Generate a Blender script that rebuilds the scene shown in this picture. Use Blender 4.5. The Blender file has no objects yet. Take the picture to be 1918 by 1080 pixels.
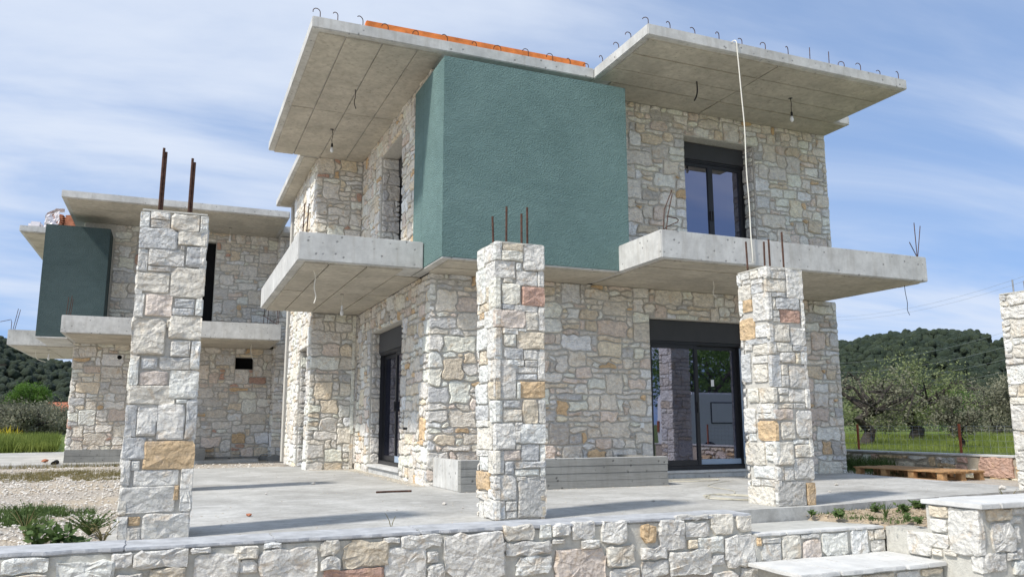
import bpy, bmesh, math, random
from mathutils import Vector, Matrix, noise
import numpy as np
R_ = math.radians
sc = bpy.context.scene
COL = sc.collection
# ---------------------------------------------------------------- camera
CAM = Vector((-3.3184, -10.9547, 0.8335)); YAW, PITCH, ROLL, FPX = 0.3967, 0.1681, -0.002, 1502.19
cF = Vector((math.sin(YAW)*math.cos(PITCH), math.cos(YAW)*math.cos(PITCH), math.sin(PITCH)))
r0 = Vector((math.cos(YAW), -math.sin(YAW), 0)); u0_ = r0.cross(cF)
cR = r0*math.cos(ROLL)+u0_*math.sin(ROLL); cU = u0_*math.cos(ROLL)-r0*math.sin(ROLL)
cam = bpy.data.cameras.new('camera'); cam.sensor_width = 36; cam.lens = 36*FPX/1918
cam.clip_start = .05; cam.clip_end = 4000
camo = bpy.data.objects.new('camera', cam); COL.objects.link(camo)
camo.matrix_world = Matrix(((cR.x, cU.x, -cF.x, CAM.x), (cR.y, cU.y, -cF.y, CAM.y), (cR.z, cU.z, -cF.z, CAM.z), (0, 0, 0, 1)))
sc.camera = camo
# ---------------------------------------------------------------- light
SUN = Vector((1.743, .57, -2.106)).normalized()
sl = bpy.data.lights.new('sun', 'SUN'); sl.energy = 2.4; sl.angle = R_(4); sl.color = (1, .955, .89)
so = bpy.data.objects.new('sun', sl); COL.objects.link(so); so.location = (-20, -8, 25)
so.rotation_euler = SUN.to_track_quat('-Z', 'Y').to_euler()
w = bpy.data.worlds.new('World'); sc.world = w; w.use_nodes = True
def build_world():
    nt = w.node_tree; N = nt.nodes; L = nt.links; N.clear()
    out = N.new('ShaderNodeOutputWorld'); mix = N.new('ShaderNodeMixShader')
    b1 = N.new('ShaderNodeBackground'); b2 = N.new('ShaderNodeBackground')
    sky = N.new('ShaderNodeTexSky'); sky.sky_type = 'NISHITA'; sky.sun_disc = False
    sky.sun_elevation = math.asin(-SUN.z); sky.sun_rotation = math.atan2(-SUN.x, -SUN.y)
    sky.air_density = 1.0; sky.dust_density = 1.6; sky.ozone_density = 1.3; sky.altitude = 60
    tn = N.new('ShaderNodeMix'); tn.data_type = 'RGBA'; tn.blend_type = 'MULTIPLY'; tn.inputs[0].default_value = 1; tn.inputs[7].default_value = (.62, .83, 1.0, 1)
    sq = N.new('ShaderNodeMapping'); sq.vector_type = 'POINT'; sq.inputs['Scale'].default_value = (1, 1, .72); sq.inputs['Location'].default_value = (0, 0, .28)
    tc0 = N.new('ShaderNodeTexCoord'); nz = N.new('ShaderNodeVectorMath'); nz.operation = 'NORMALIZE'; L.new(tc0.outputs['Generated'], sq.inputs[0]); L.new(sq.outputs[0], nz.inputs[0]); L.new(nz.outputs[0], sky.inputs[0])
    L.new(sky.outputs[0], tn.inputs[6]); L.new(tn.outputs[2], b1.inputs[0]); b1.inputs[1].default_value = .13
    b2.inputs[0].default_value = (.425, .47, .55, 1); b2.inputs[1].default_value = 1.0
    tc = N.new('ShaderNodeTexCoord'); sp = N.new('ShaderNodeSeparateXYZ'); L.new(tc.outputs['Generated'], sp.inputs[0])
    ad = N.new('ShaderNodeMath'); ad.operation = 'MAXIMUM'; ad.inputs[1].default_value = 0; L.new(sp.outputs[2], ad.inputs[0])
    a2 = N.new('ShaderNodeMath'); a2.operation = 'ADD'; a2.inputs[1].default_value = .16; L.new(ad.outputs[0], a2.inputs[0])
    dv = N.new('ShaderNodeVectorMath'); dv.operation = 'DIVIDE'; L.new(tc.outputs['Generated'], dv.inputs[0])
    cb = N.new('ShaderNodeCombineXYZ')
    for i in range(3): L.new(a2.outputs[0], cb.inputs[i])
    L.new(cb.outputs[0], dv.inputs[1])
    mp = N.new('ShaderNodeMapping'); mp.inputs['Rotation'].default_value = (0, 0, R_(28)); mp.inputs['Scale'].default_value = (.55, 1.5, .3)
    mp.inputs['Location'].default_value = (3.1, 1.7, 0)
    L.new(dv.outputs[0], mp.inputs[0])
    n1 = N.new('ShaderNodeTexNoise'); n1.inputs['Scale'].default_value = .9; n1.inputs['Detail'].default_value = 8; n1.inputs['Roughness'].default_value = .55; n1.inputs['Distortion'].default_value = .5
    L.new(mp.outputs[0], n1.inputs[0])
    rp = N.new('ShaderNodeValToRGB'); rp.color_ramp.interpolation = 'EASE'
    rp.color_ramp.elements[0].position = .34; rp.color_ramp.elements[0].color = (.22, .22, .22, 1)
    rp.color_ramp.elements[1].position = .68; rp.color_ramp.elements[1].color = (.95, .95, .95, 1)
    L.new(n1.outputs[0], rp.inputs[0]); L.new(rp.outputs[0], mix.inputs[0])
    L.new(b1.outputs[0], mix.inputs[1]); L.new(b2.outputs[0], mix.inputs[2]); L.new(mix.outputs[0], out.inputs[0])
build_world()
vs = sc.view_settings; vs.view_transform = 'Standard'; vs.look = 'None'; vs.exposure = .82; vs.gamma = 1
try: vs.use_curve_mapping = False
except Exception: pass
sc.cycles.use_denoising = True; sc.cycles.max_bounces = 6

# ---------------------------------------------------------------- materials
MATS = {}
def newmat(name):
    m = bpy.data.materials.new(name); m.use_nodes = True; nt = m.node_tree
    b = nt.nodes['Principled BSDF']; b.inputs['Specular IOR Level'].default_value = .25; MATS[name] = m
    return m, nt, b
class G:
    def __init__(s, nt): s.nt = nt; s.N = nt.nodes; s.L = nt.links
    def n(s, t, **k):
        x = s.N.new(t)
        for a, b in k.items(): setattr(x, a, b)
        return x
    def pos(s): return s.n('ShaderNodeNewGeometry').outputs['Position']
    def map(s, v, scale=(1, 1, 1), rot=(0, 0, 0)):
        m = s.n('ShaderNodeMapping'); m.inputs['Scale'].default_value = scale; m.inputs['Rotation'].default_value = rot
        s.L.new(v, m.inputs[0]); return m.outputs[0]
    def noise(s, v, scale, det=5, rough=.6, dist=0):
        n = s.n('ShaderNodeTexNoise'); s.L.new(v, n.inputs[0]); n.inputs['Scale'].default_value = scale
        n.inputs['Detail'].default_value = det; n.inputs['Roughness'].default_value = rough; n.inputs['Distortion'].default_value = dist
        return n.outputs[0]
    def voro(s, v, scale, feat='F1'):
        n = s.n('ShaderNodeTexVoronoi', feature=feat); s.L.new(v, n.inputs[0]); n.inputs['Scale'].default_value = scale
        return n.outputs[0]
    def ramp(s, f, a, b, c0=(0, 0, 0), c1=(1, 1, 1)):
        r = s.n('ShaderNodeValToRGB'); e = r.color_ramp.elements
        e[0].position = a; e[1].position = b; e[0].color = (*c0, 1); e[1].color = (*c1, 1); s.L.new(f, r.inputs[0]); return r.outputs[0]
    def mix(s, f, a, b, mode='MIX'):
        m = s.n('ShaderNodeMix', data_type='RGBA', blend_type=mode)
        for sock, v in ((m.inputs[0], f), (m.inputs[6], a), (m.inputs[7], b)):
            if hasattr(v, 'is_output'): s.L.new(v, sock)
            elif isinstance(v, (int, float)): sock.default_value = v
            else: sock.default_value = (*v[:3], 1)
        return m.outputs[2]
    def math(s, op, a, b=0.):
        m = s.n('ShaderNodeMath', operation=op)
        for sock, v in ((m.inputs[0], a), (m.inputs[1], b)):
            if hasattr(v, 'is_output'): s.L.new(v, sock)
            else: sock.default_value = v
        return m.outputs[0]
    def bump(s, h, st, dist, bsdf):
        b = s.n('ShaderNodeBump'); b.inputs['Strength'].default_value = st; b.inputs['Distance'].default_value = dist
        s.L.new(h, b.inputs['Height']); s.L.new(b.outputs[0], bsdf.inputs['Normal'])
def m_stone(name, relief=.022, dk=.70):
    m, nt, b = newmat(name); g = G(nt); p = g.pos()
    at = g.n('ShaderNodeAttribute', attribute_name='tone')
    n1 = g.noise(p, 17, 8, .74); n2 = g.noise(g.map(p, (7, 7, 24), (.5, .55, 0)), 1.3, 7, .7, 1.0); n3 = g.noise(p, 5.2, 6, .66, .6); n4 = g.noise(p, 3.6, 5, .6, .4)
    c = g.mix(.9, at.outputs['Color'], g.ramp(n1, .30, .70, (dk, dk, dk*1.01), (1.24, 1.23, 1.20)), 'MULTIPLY')  # random mineral mottling; its dark end also paints in the shade of crevices
    c = g.mix(.75, c, g.ramp(n2, .33, .66, (.72, .73, .75), (1.14, 1.13, 1.10)), 'MULTIPLY')
    c = g.mix(g.math('MULTIPLY', g.ramp(n4, .56, .72), .30), c, (.46, .47, .49))
    c = g.mix(g.math('MULTIPLY', g.ramp(n3, .545, .68), .52), c, (.58, .42, .25))
    nt.links.new(c, b.inputs['Base Color']); b.inputs['Roughness'].default_value = .85
    q = g.n('ShaderNodeVectorMath', operation='ADD'); nn = g.n('ShaderNodeTexNoise'); nn.inputs['Scale'].default_value = 9; nn.inputs['Detail'].default_value = 5
    nt.links.new(p, nn.inputs[0]); sc2 = g.n('ShaderNodeVectorMath', operation='SCALE'); sc2.inputs['Scale'].default_value = .10; nt.links.new(nn.outputs['Color'], sc2.inputs[0]); nt.links.new(p, q.inputs[0]); nt.links.new(sc2.outputs[0], q.inputs[1])
    chips = g.voro(g.map(q.outputs[0], (1, 1, 1.5), (.4, .6, .2)), 13); chips2 = g.voro(g.map(q.outputs[0], (1.3, 1, 1), (.9, .2, .5)), 30)
    mid = g.noise(p, 7, 10, .70, .2); fine = g.noise(p, 55, 6, .75)
    h = g.math('ADD', g.math('ADD', g.math('MULTIPLY', chips, .42), g.math('MULTIPLY', chips2, .16)), g.math('ADD', g.math('MULTIPLY', mid, .75), g.math('MULTIPLY', fine, .18)))
    g.bump(h, 1.0, relief, b)
    return m
def m_simple(name, col, rough=.8, var=.15, scale=8, bump=0., bscale=40, metal=0., spec=.25):
    m, nt, b = newmat(name); g = G(nt); p = g.pos()
    n = g.noise(p, scale, 5, .6); lo = tuple(x*(1-var) for x in col); hi = tuple(min(1, x*(1+var)) for x in col)
    nt.links.new(g.ramp(n, .3, .7, lo, hi), b.inputs['Base Color']); b.inputs['Roughness'].default_value = rough
    b.inputs['Metallic'].default_value = metal; b.inputs['Specular IOR Level'].default_value = spec
    if bump: g.bump(g.noise(p, bscale, 6, .65), .8, bump, b)
    return m
def m_concrete(name, col, warm, pits=True, grain=(1, 1, 1), streak=.5, bd=.006, pst=(1, 1, 1)):
    m, nt, b = newmat(name); g = G(nt); p = g.pos()
    n1 = g.noise(p, 1.7, 6, .62, .3); n2 = g.noise(g.map(p, grain), 9, 6, .65); n3 = g.noise(g.map(p, (5, 5, .7)), 2.5, 4, .6)
    c = g.ramp(n1, .3, .72, tuple(x*.78 for x in col), tuple(x*1.14 for x in col))
    c = g.mix(.55, c, g.ramp(n2, .28, .72, (.74, .74, .73), (1.2, 1.2, 1.19)), 'MULTIPLY')
    c = g.mix(g.math('MULTIPLY', g.ramp(n3, .5, .78), streak), c, warm)
    nt.links.new(c, b.inputs['Base Color']); b.inputs['Roughness'].default_value = .9
    h = g.math('ADD', g.math('MULTIPLY', n2, .6), g.math('MULTIPLY', g.noise(p, 75, 4, .7), .3))
    if pits:
        v = g.voro(g.map(p, pst), 10); msk = g.noise(p, 4, 3, .6)
        pt = g.math('MULTIPLY', g.ramp(v, .10, .20, (1, 1, 1), (0, 0, 0)), g.ramp(msk, .44, .52))
        c2 = g.mix(g.math('MULTIPLY', pt, .85), c, tuple(x*.4 for x in col)); nt.links.new(c2, b.inputs['Base Color'])
        h = g.math('SUBTRACT', h, pt)
    g.bump(h, .7, bd, b)
    return m
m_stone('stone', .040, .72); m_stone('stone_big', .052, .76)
m_simple('mortar', (.54, .515, .46), .95, .14, 20, .008, 70)
m_simple('mortar_brown', (.40, .345, .27), .95, .2, 12, .012, 50)
m_simple('mortar_wall', (.54, .52, .46), .95, .12, 20, .012, 60)
m_concrete('concrete', (.57, .56, .53), (.34, .31, .26))
m_concrete('soffit', (.52, .48, .405), (.30, .26, .205), grain=(1, 1, 1), streak=.6, pst=(.8, 2.6, 1))
m_concrete('board_concrete', (.29, .285, .265), (.20, .19, .17), grain=(.5, 1.5, 9), streak=.6, bd=.01)
def m_terrace():
    m, nt, b = newmat('terrace_concrete'); g = G(nt); p = g.pos()
    n1 = g.noise(p, .9, 6, .65, .4); n2 = g.noise(g.map(p, (1.6, 5, 1)), 3.5, 7, .7); n3 = g.noise(p, 26, 5, .7)
    c = g.ramp(n1, .34, .68, (.345, .335, .31), (.545, .535, .505))
    c = g.mix(.7, c, g.ramp(n2, .34, .66, (.72, .71, .69), (1.2, 1.2, 1.19)), 'MULTIPLY')
    c = g.mix(.6, c, g.ramp(n3, .3, .7, (.78, .78, .78), (1.16, 1.16, 1.16)), 'MULTIPLY')
    c = g.mix(g.math('MULTIPLY', g.ramp(g.noise(g.map(p, (1, 2.4, 1)), 1.6, 5, .7), .56, .66), .6), c, (.60, .59, .56))
    sp = g.math('MULTIPLY', g.ramp(g.voro(g.map(p, (1, 2.2, 1)), 6), .10, .19, (1, 1, 1), (0, 0, 0)), g.ramp(g.noise(p, 3, 3, .6), .50, .60))
    c = g.mix(g.math('MULTIPLY', sp, .6), c, (.17, .16, .14))
    nt.links.new(c, b.inputs['Base Color']); b.inputs['Roughness'].default_value = .93
    g.bump(g.math('ADD', n2, g.math('MULTIPLY', n3, .5)), .7, .008, b)
m_terrace()
m_concrete('landing_concrete', (.47, .46, .42), (.5, .47, .41), pits=False, streak=.4)
def m_green():
    m, nt, b = newmat('green_plaster'); g = G(nt); p = g.pos()
    n1 = g.noise(p, .9, 7, .66, .6); n2 = g.noise(g.map(p, (1, 1, 2.2)), 4, 7, .7, .5)
    c = g.ramp(n1, .3, .7, (.126, .202, .190), (.176, .268, .252))
    c = g.mix(.5, c, g.ramp(n2, .3, .7, (.80, .81, .82), (1.18, 1.17, 1.16)), 'MULTIPLY')
    nt.links.new(c, b.inputs['Base Color']); b.inputs['Roughness'].default_value = .92
    g.bump(g.math('ADD', g.noise(p, 38, 6, .75), g.math('MULTIPLY', g.voro(p, 50), .5)), 1, .024, b)
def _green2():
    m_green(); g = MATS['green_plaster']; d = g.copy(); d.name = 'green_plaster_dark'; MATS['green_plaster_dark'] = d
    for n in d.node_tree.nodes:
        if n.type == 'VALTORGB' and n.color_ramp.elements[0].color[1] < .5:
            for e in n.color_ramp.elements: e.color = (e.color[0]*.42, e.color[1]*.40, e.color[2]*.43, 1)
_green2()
m_simple('rust', (.085, .045, .032), .9, .5, 30, .002, 200)
m_simple('dark_metal', (.022, .022, .025), .42, .1, 5, 0, 40, .2, .5)
m_simple('mid_metal', (.05, .05, .052), .5, .1, 5, 0, 40, .1, .4)
m_simple('film', (.34, .42, .52), .5, .08, 4, 0, 40, 0, .4)
m_simple('black', (.006, .006, .007), .9, .1)
m_simple('interior', (.03, .03, .03), .9, .2)
m_simple('timber_orange', (.66, .20, .05), .75, .3, 6, .003, 60)
m_simple('clay', (.42, .165, .09), .8, .3, 9, .004, 60)
m_simple('plastic_wrap', (.75, .70, .70), .35, .1, 5, .01, 14, 0, .5)
m_simple('pallet_wood', (.42, .25, .12), .85, .3, 14, .004, 50)
m_simple('white_cable', (.72, .69, .60), .6, .06)
m_simple('yellow_cable', (.56, .52, .41), .6, .1)
m_simple('black_cable', (.02, .02, .022), .6, .1)
m_simple('bulb_white', (.8, .8, .78), .3, .03, 5, 0, 40, 0, .5)
m_simple('coping', (.42, .425, .43), .85, .22, 7, .010, 22)
m_simple('white_slab', (.60, .59, .56), .85, .12, 5, .010, 16)
m_simple('bark', (.05, .043, .036), .95, .4, 9, .03, 14)
m_simple('earth', (.40, .32, .225), .95, .3, 12, .03, 25)
m_simple('earth_pale', (.50, .45, .37), .95, .3, 9)
m_simple('splash', (.50, .49, .465), .9, .2, 7, .004, 40)
m_simple('pebble', (.58, .54, .48), .9, .35, 3, .004, 60)
m_simple('white_paint', (.78, .78, .77), .35, .03, 2, 0, 40, 0, .5)
m_simple('tyre', (.02, .02, .02), .8, .1)
m_simple('galvanised', (.35, .36, .37), .5, .1, 9, 0, 40, .6, .5)
m_simple('rust_red', (.30, .09, .045), .85, .3, 14)
m_simple('roof_tile', (.42, .15, .08), .85, .3, 9)
m_simple('cream_paint', (.62, .52, .38), .85, .1)
m_simple('dry_stone_far', (.42, .40, .33), .9, .3, .2)
def m_leaf(name, a, b_, tr=.35, sc_=.6):
    m, nt, b = newmat(name); g = G(nt); p = g.pos(); N = nt.nodes; L = nt.links
    c = g.ramp(g.noise(p, sc_, 4, .6), .32, .68, a, b_)
    L.new(c, b.inputs['Base Color']); b.inputs['Roughness'].default_value = .6
    t = N.new('ShaderNodeBsdfTranslucent'); L.new(c, t.inputs[0]); mx = N.new('ShaderNodeMixShader'); mx.inputs[0].default_value = tr
    L.new(b.outputs[0], mx.inputs[1]); L.new(t.outputs[0], mx.inputs[2]); L.new(mx.outputs[0], N['Material Output'].inputs[0])
m_leaf('olive_leaf', (.105, .108, .070), (.25, .24, .16), .25, 1.2)
m_leaf('olive_leaf_light', (.13, .155, .06), (.24, .27, .12), .3, 1.2)
m_leaf('green_leaf', (.075, .15, .022), (.15, .26, .045), .35, .9)
m_leaf('pine', (.020, .034, .020), (.060, .078, .042), .05, .11)
def _pine_relief():
    nt = MATS['pine'].node_tree; g = G(nt); p = g.pos(); g.bump(g.noise(p, 1.1, 5, .7), 1, 1.6, nt.nodes['Principled BSDF'])
_pine_relief()
m_leaf('grass_blade', (.12, .165, .028), (.27, .315, .075), .35, .9)
m_leaf('weed', (.055, .10, .025), (.12, .17, .05), .3, 4)
m_leaf('dry_weed', (.16, .15, .06), (.30, .24, .11), .3, 6)
m_leaf('yellow_flower', (.45, .36, .02), (.6, .48, .03), .2, 6)
def m_glass():
    m, nt, b = newmat('glass'); b.inputs['Base Color'].default_value = (.012, .013, .02, 1); b.inputs['Roughness'].default_value = .015
    b.inputs['IOR'].default_value = 3.4; b.inputs['Specular IOR Level'].default_value = .5
    b.inputs['Specular Tint'].default_value = (.80, .80, 1, 1)
m_glass()
def m_ground():
    m, nt, b = newmat('ground'); g = G(nt); p = g.pos(); L = nt.links
    sx = g.n('ShaderNodeSeparateXYZ'); L.new(p, sx.inputs[0])
    gv = g.ramp(g.noise(p, 6, 7, .7), .3, .7, (.42, .36, .285), (.62, .575, .51))
    sp = g.ramp(g.voro(p, 26), .05, .45, (1.15, 1.15, 1.15), (.82, .80, .78)); gv = g.mix(.7, gv, sp, 'MULTIPLY')
    sand = g.ramp(g.noise(p, .55, 4, .6), .45, .62); gv = g.mix(g.math('MULTIPLY', sand, .5), gv, (.50, .40, .27))
    gr = g.ramp(g.noise(p, 1.1, 7, .7), .3, .7, (.075, .115, .022), (.17, .225, .05))
    gr = g.mix(g.math('MULTIPLY', g.ramp(g.noise(p, .13, 3, .5), .5, .7), .4), gr, (.16, .15, .06))
    d = g.math('ADD', sx.outputs[0], g.math('MULTIPLY', g.noise(p, .35, 4, .6), 3.0))
    right = g.ramp(g.math('MULTIPLY', d, .05), .525, .55)
    d2 = g.math('ADD', sx.outputs[1], g.math('MULTIPLY', g.noise(p, .3, 4, .6), 4.0))
    back = g.ramp(g.math('MULTIPLY', d2, .03), .615, .66)
    far = g.math('MAXIMUM', right, back)
    L.new(g.mix(far, gv, gr), b.inputs['Base Color']); b.inputs['Roughness'].default_value = .95
    g.bump(g.math('ADD', g.noise(p, 18, 6, .7), g.math('MULTIPLY', g.voro(p, 30), -.6)), .9, .03, b)
m_ground()

# ---------------------------------------------------------------- mesh helpers
def tag(o, label=None, cat=None, group=None, kind=None):
    if label: o['label'] = label
    if cat: o['category'] = cat
    if group: o['group'] = group
    if kind: o['kind'] = kind
    return o
def empty(name, loc=(0, 0, 0), label=None, cat=None, group=None, parent=None):
    o = bpy.data.objects.new(name, None); COL.objects.link(o); o.location = loc; o.empty_display_size = .2
    if parent: o.parent = parent
    return tag(o, label, cat, group)
def wloc(o):
    v = Vector(o.location)
    while o.parent: o = o.parent; v += Vector(o.location)
    return v
class MB:
    """collects geometry in world coordinates; build() makes one mesh object with its origin at `origin`"""
    def __init__(s): s.v = []; s.f = []; s.t = []
    def add(s, vs, fs, tone=None):
        k = len(s.v); s.v += [tuple(x) for x in vs]; s.f += [tuple(i+k for i in f) for f in fs]
        if tone is not None: s.t += [tone]*len(fs)
    def box(s, x0, x1, y0, y1, z0, z1):
        s.add([(x, y, z) for z in (z0, z1) for x, y in ((x0, y0), (x1, y0), (x1, y1), (x0, y1))],
              [(3, 2, 1, 0), (4, 5, 6, 7), (0, 1, 5, 4), (1, 2, 6, 5), (2, 3, 7, 6), (3, 0, 4, 7)]); return s
    def fbox(s, F, a0, a1, b0, b1, d0, d1):
        P = [F.p(a, b, d) for d in (d0, d1) for a, b in ((a0, b0), (a1, b0), (a1, b1), (a0, b1))]
        s.add(P, [(3, 2, 1, 0), (4, 5, 6, 7), (0, 1, 5, 4), (1, 2, 6, 5), (2, 3, 7, 6), (3, 0, 4, 7)]); return s
    def tube(s, pts, rad, n=6, cap=True):
        pts = [Vector(p) for p in pts]; rad = rad if isinstance(rad, (list, tuple)) else [rad]*len(pts)
        vs = []; prev = None
        for i, p in enumerate(pts):
            d = (pts[min(i+1, len(pts)-1)]-pts[max(i-1, 0)]); d = d.normalized() if d.length > 1e-9 else Vector((0, 0, 1))
            a = prev - d*prev.dot(d) if prev is not None else None
            if a is None or a.length < 1e-5: a = d.orthogonal()
            a.normalize(); prev = a; b = d.cross(a)
            vs += [p+(a*math.cos(2*math.pi*k/n)+b*math.sin(2*math.pi*k/n))*rad[i] for k in range(n)]
        fs = [(i*n+k, i*n+(k+1) % n, (i+1)*n+(k+1) % n, (i+1)*n+k) for i in range(len(pts)-1) for k in range(n)]
        if cap: fs += [tuple(range(n-1, -1, -1)), tuple((len(pts)-1)*n+k for k in range(n))]
        s.add(vs, fs); return s
    def prism(s, poly, z0, z1):
        n = len(poly); s.add([(x, y, z0) for x, y in poly]+[(x, y, z1) for x, y in poly],
            [tuple(range(n-1, -1, -1)), tuple(range(n, 2*n))]+[(i, (i+1) % n, n+(i+1) % n, n+i) for i in range(n)]); return s
    def build(s, name, mat, parent=None, bevel=0, smooth=False, kind=None, origin=None):
        V = np.array(s.v, dtype=float)
        if origin is None: origin = ((V.min(0)+V.max(0))/2); origin[2] = V[:, 2].min()
        origin = Vector(origin)
        me = bpy.data.meshes.new(name); me.from_pydata([tuple(x) for x in (V-np.array(origin))], [], s.f); me.update()
        if bevel:
            bm = bmesh.new(); bm.from_mesh(me)
            bmesh.ops.bevel(bm, geom=[e for e in bm.edges if e.is_manifold and e.calc_face_angle(0) > .5], offset=bevel, segments=2, affect='EDGES', clamp_overlap=True)
            bm.to_mesh(me); bm.free()
        if s.t and not bevel:
            a = me.attributes.new('tone', 'FLOAT_COLOR', 'FACE'); a.data.foreach_set('color', np.array([(*t, 1) for t in s.t], dtype=np.float32).ravel())
        me.materials.append(MATS[mat] if isinstance(mat, str) else mat)
        if smooth: me.polygons.foreach_set('use_smooth', [True]*len(me.polygons))
        o = bpy.data.objects.new(name, me); COL.objects.link(o)
        o.location = origin - (wloc(parent) if parent else Vector())
        if parent: o.parent = parent
        if kind: o['kind'] = kind
        return o
def box(name, mat, x0, x1, y0, y1, z0, z1, parent=None, bevel=.008): return MB().box(x0, x1, y0, y1, z0, z1).build(name, mat, parent, bevel)
class Fr:
    def __init__(s, O, eu, ev, n): s.O, s.eu, s.ev, s.n = Vector(O), Vector(eu), Vector(ev), Vector(n)
    def p(s, u, v, d=0): return s.O+s.eu*u+s.ev*v+s.n*d
def FF(y): return Fr((0, y, 0), (1, 0, 0), (0, 0, 1), (0, -1, 0))      # faces -Y, u = x
def FL(x): return Fr((x, 0, 0), (0, -1, 0), (0, 0, 1), (-1, 0, 0))     # faces -X, u = -y
def FR(x): return Fr((x, 0, 0), (0, 1, 0), (0, 0, 1), (1, 0, 0))       # faces +X, u = y
def FB(y): return Fr((0, y, 0), (-1, 0, 0), (0, 0, 1), (0, 1, 0))      # faces +Y, u = -x
def proj(p):
    q = Vector(p)-CAM; d = q.dot(cF)
    return (959+FPX*q.dot(cR)/d, 540-FPX*q.dot(cU)/d, d)

# ---------------------------------------------------------------- stonework
WARM = (1.035, 1.0, .955)
TONE = dict(W=(.85, .84, .81), G=(.775, .765, .74), B=(.635, .65, .665), C=(.83, .795, .725), T=(.78, .70, .575), O=(.72, .54, .345),
            P=(.775, .69, .63), R=(.58, .39, .32), D=(.60, .59, .57))
MIXF = 'CCCCCCCCCCTTTTGGGGGWWWWWPPPPBOOD'; MIXE = 'WWWWGGGBCC'; MIXP = 'WWWWWGGGCCCBT'
MIXS = 'CCCCCCTTTGGGGGWWWPPBOR'
def tone_of(code, rng, warm=False):
    b = TONE[code]; k = rng.uniform(.84, 1.14) if warm else rng.uniform(.88, 1.08); return tuple(min(.86, x*k*(q if warm else 1)) for x, q in zip(b, WARM)) if warm else tuple(min(.82, x*k*q) for x, q in zip(b, (.965, .945, .905)))
def stone_geo(poly, F, proud, rng, rich=False):
    n = len(poly); cx = sum(p[0] for p in poly)/n; cy = sum(p[1] for p in poly)/n
    rmin = min(math.hypot(p[0]-cx, p[1]-cy) for p in poly)
    V = [F.p(a, b, -.03) for a, b in poly]
    V += [F.p(a, b, proud*rng.uniform(.55, .95)) for a, b in poly]
    rm = sum(math.hypot(p[0]-cx, p[1]-cy) for p in poly)/n; q1 = max(.62, 1-.013/rm)
    rings = [q1, .5] if rich else [q1]
    tilt = (rng.uniform(-1, 1), rng.uniform(-1, 1))
    for ri, q in enumerate(rings):
        for a, b in poly:
            k = q+rng.uniform(-.05, .03); t = ((a-cx)*tilt[0]+(b-cy)*tilt[1])*.07
            V.append(F.p(cx+(a-cx)*k, cy+(b-cy)*k, max(.002, proud*(rng.uniform(.85, 1.2) if ri == 0 else rng.uniform(.9, 1.35))+t)))
    V.append(F.p(cx, cy, proud*rng.uniform(.95, 1.1)))
    fs = []; m = 1+len(rings)
    for r in range(m): fs += [(r*n+i, r*n+(i+1) % n, (r+1)*n+(i+1) % n, (r+1)*n+i) for i in range(n)]
    fs += [(m*n+i, m*n+(i+1) % n, (m+1)*n) for i in range(n)]
    return V, fs
def poly_box(a0, b0, a1, b1, rng, seg=.085, rough=.006, ch=.22):
    w_, h_ = a1-a0, b1-b0; c = lambda: rng.uniform(.02, ch)*min(w_, h_)*(1 if rng.random() < .6 else .3)
    P = []
    cor = [(a0, b0, 1, 0), (a1, b0, 0, 1), (a1, b1, -1, 0), (a0, b1, 0, -1)]
    for i, (x, y, dx, dy) in enumerate(cor):
        pdx, pdy = cor[i-1][2:]; L = w_ if dx else h_; k = c()
        P.append((x-pdx*k, y-pdy*k)); k2 = c(); P.append((x+dx*k2, y+dy*k2))
        for j in range(1, max(1, int(L/seg))):
            t = j/max(1, int(L/seg)); o = rng.uniform(-rough, rough)
            P.append((x+dx*L*t-dy*o, y+dy*L*t+dx*o))
    return P
def grid_lines(a, b, brk, cell):
    pts = sorted({round(x, 4) for x in [a, b]+[q for q in brk if a < q < b]}); L = []
    for p, q in zip(pts, pts[1:]):
        n = max(1, round((q-p)/cell)); L += [p+(q-p)*i/n for i in range(n)]
    return L+[pts[-1]], set(pts)
SZ_BIG = [(4, 3), (3, 3), (4, 2), (3, 4), (5, 3)]; SZ_MED = [(3, 2), (2, 2), (3, 2), (2, 3), (3, 1), (4, 1)]; SZ_SM = [(2, 1), (2, 1), (1, 2), (2, 2)]
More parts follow.
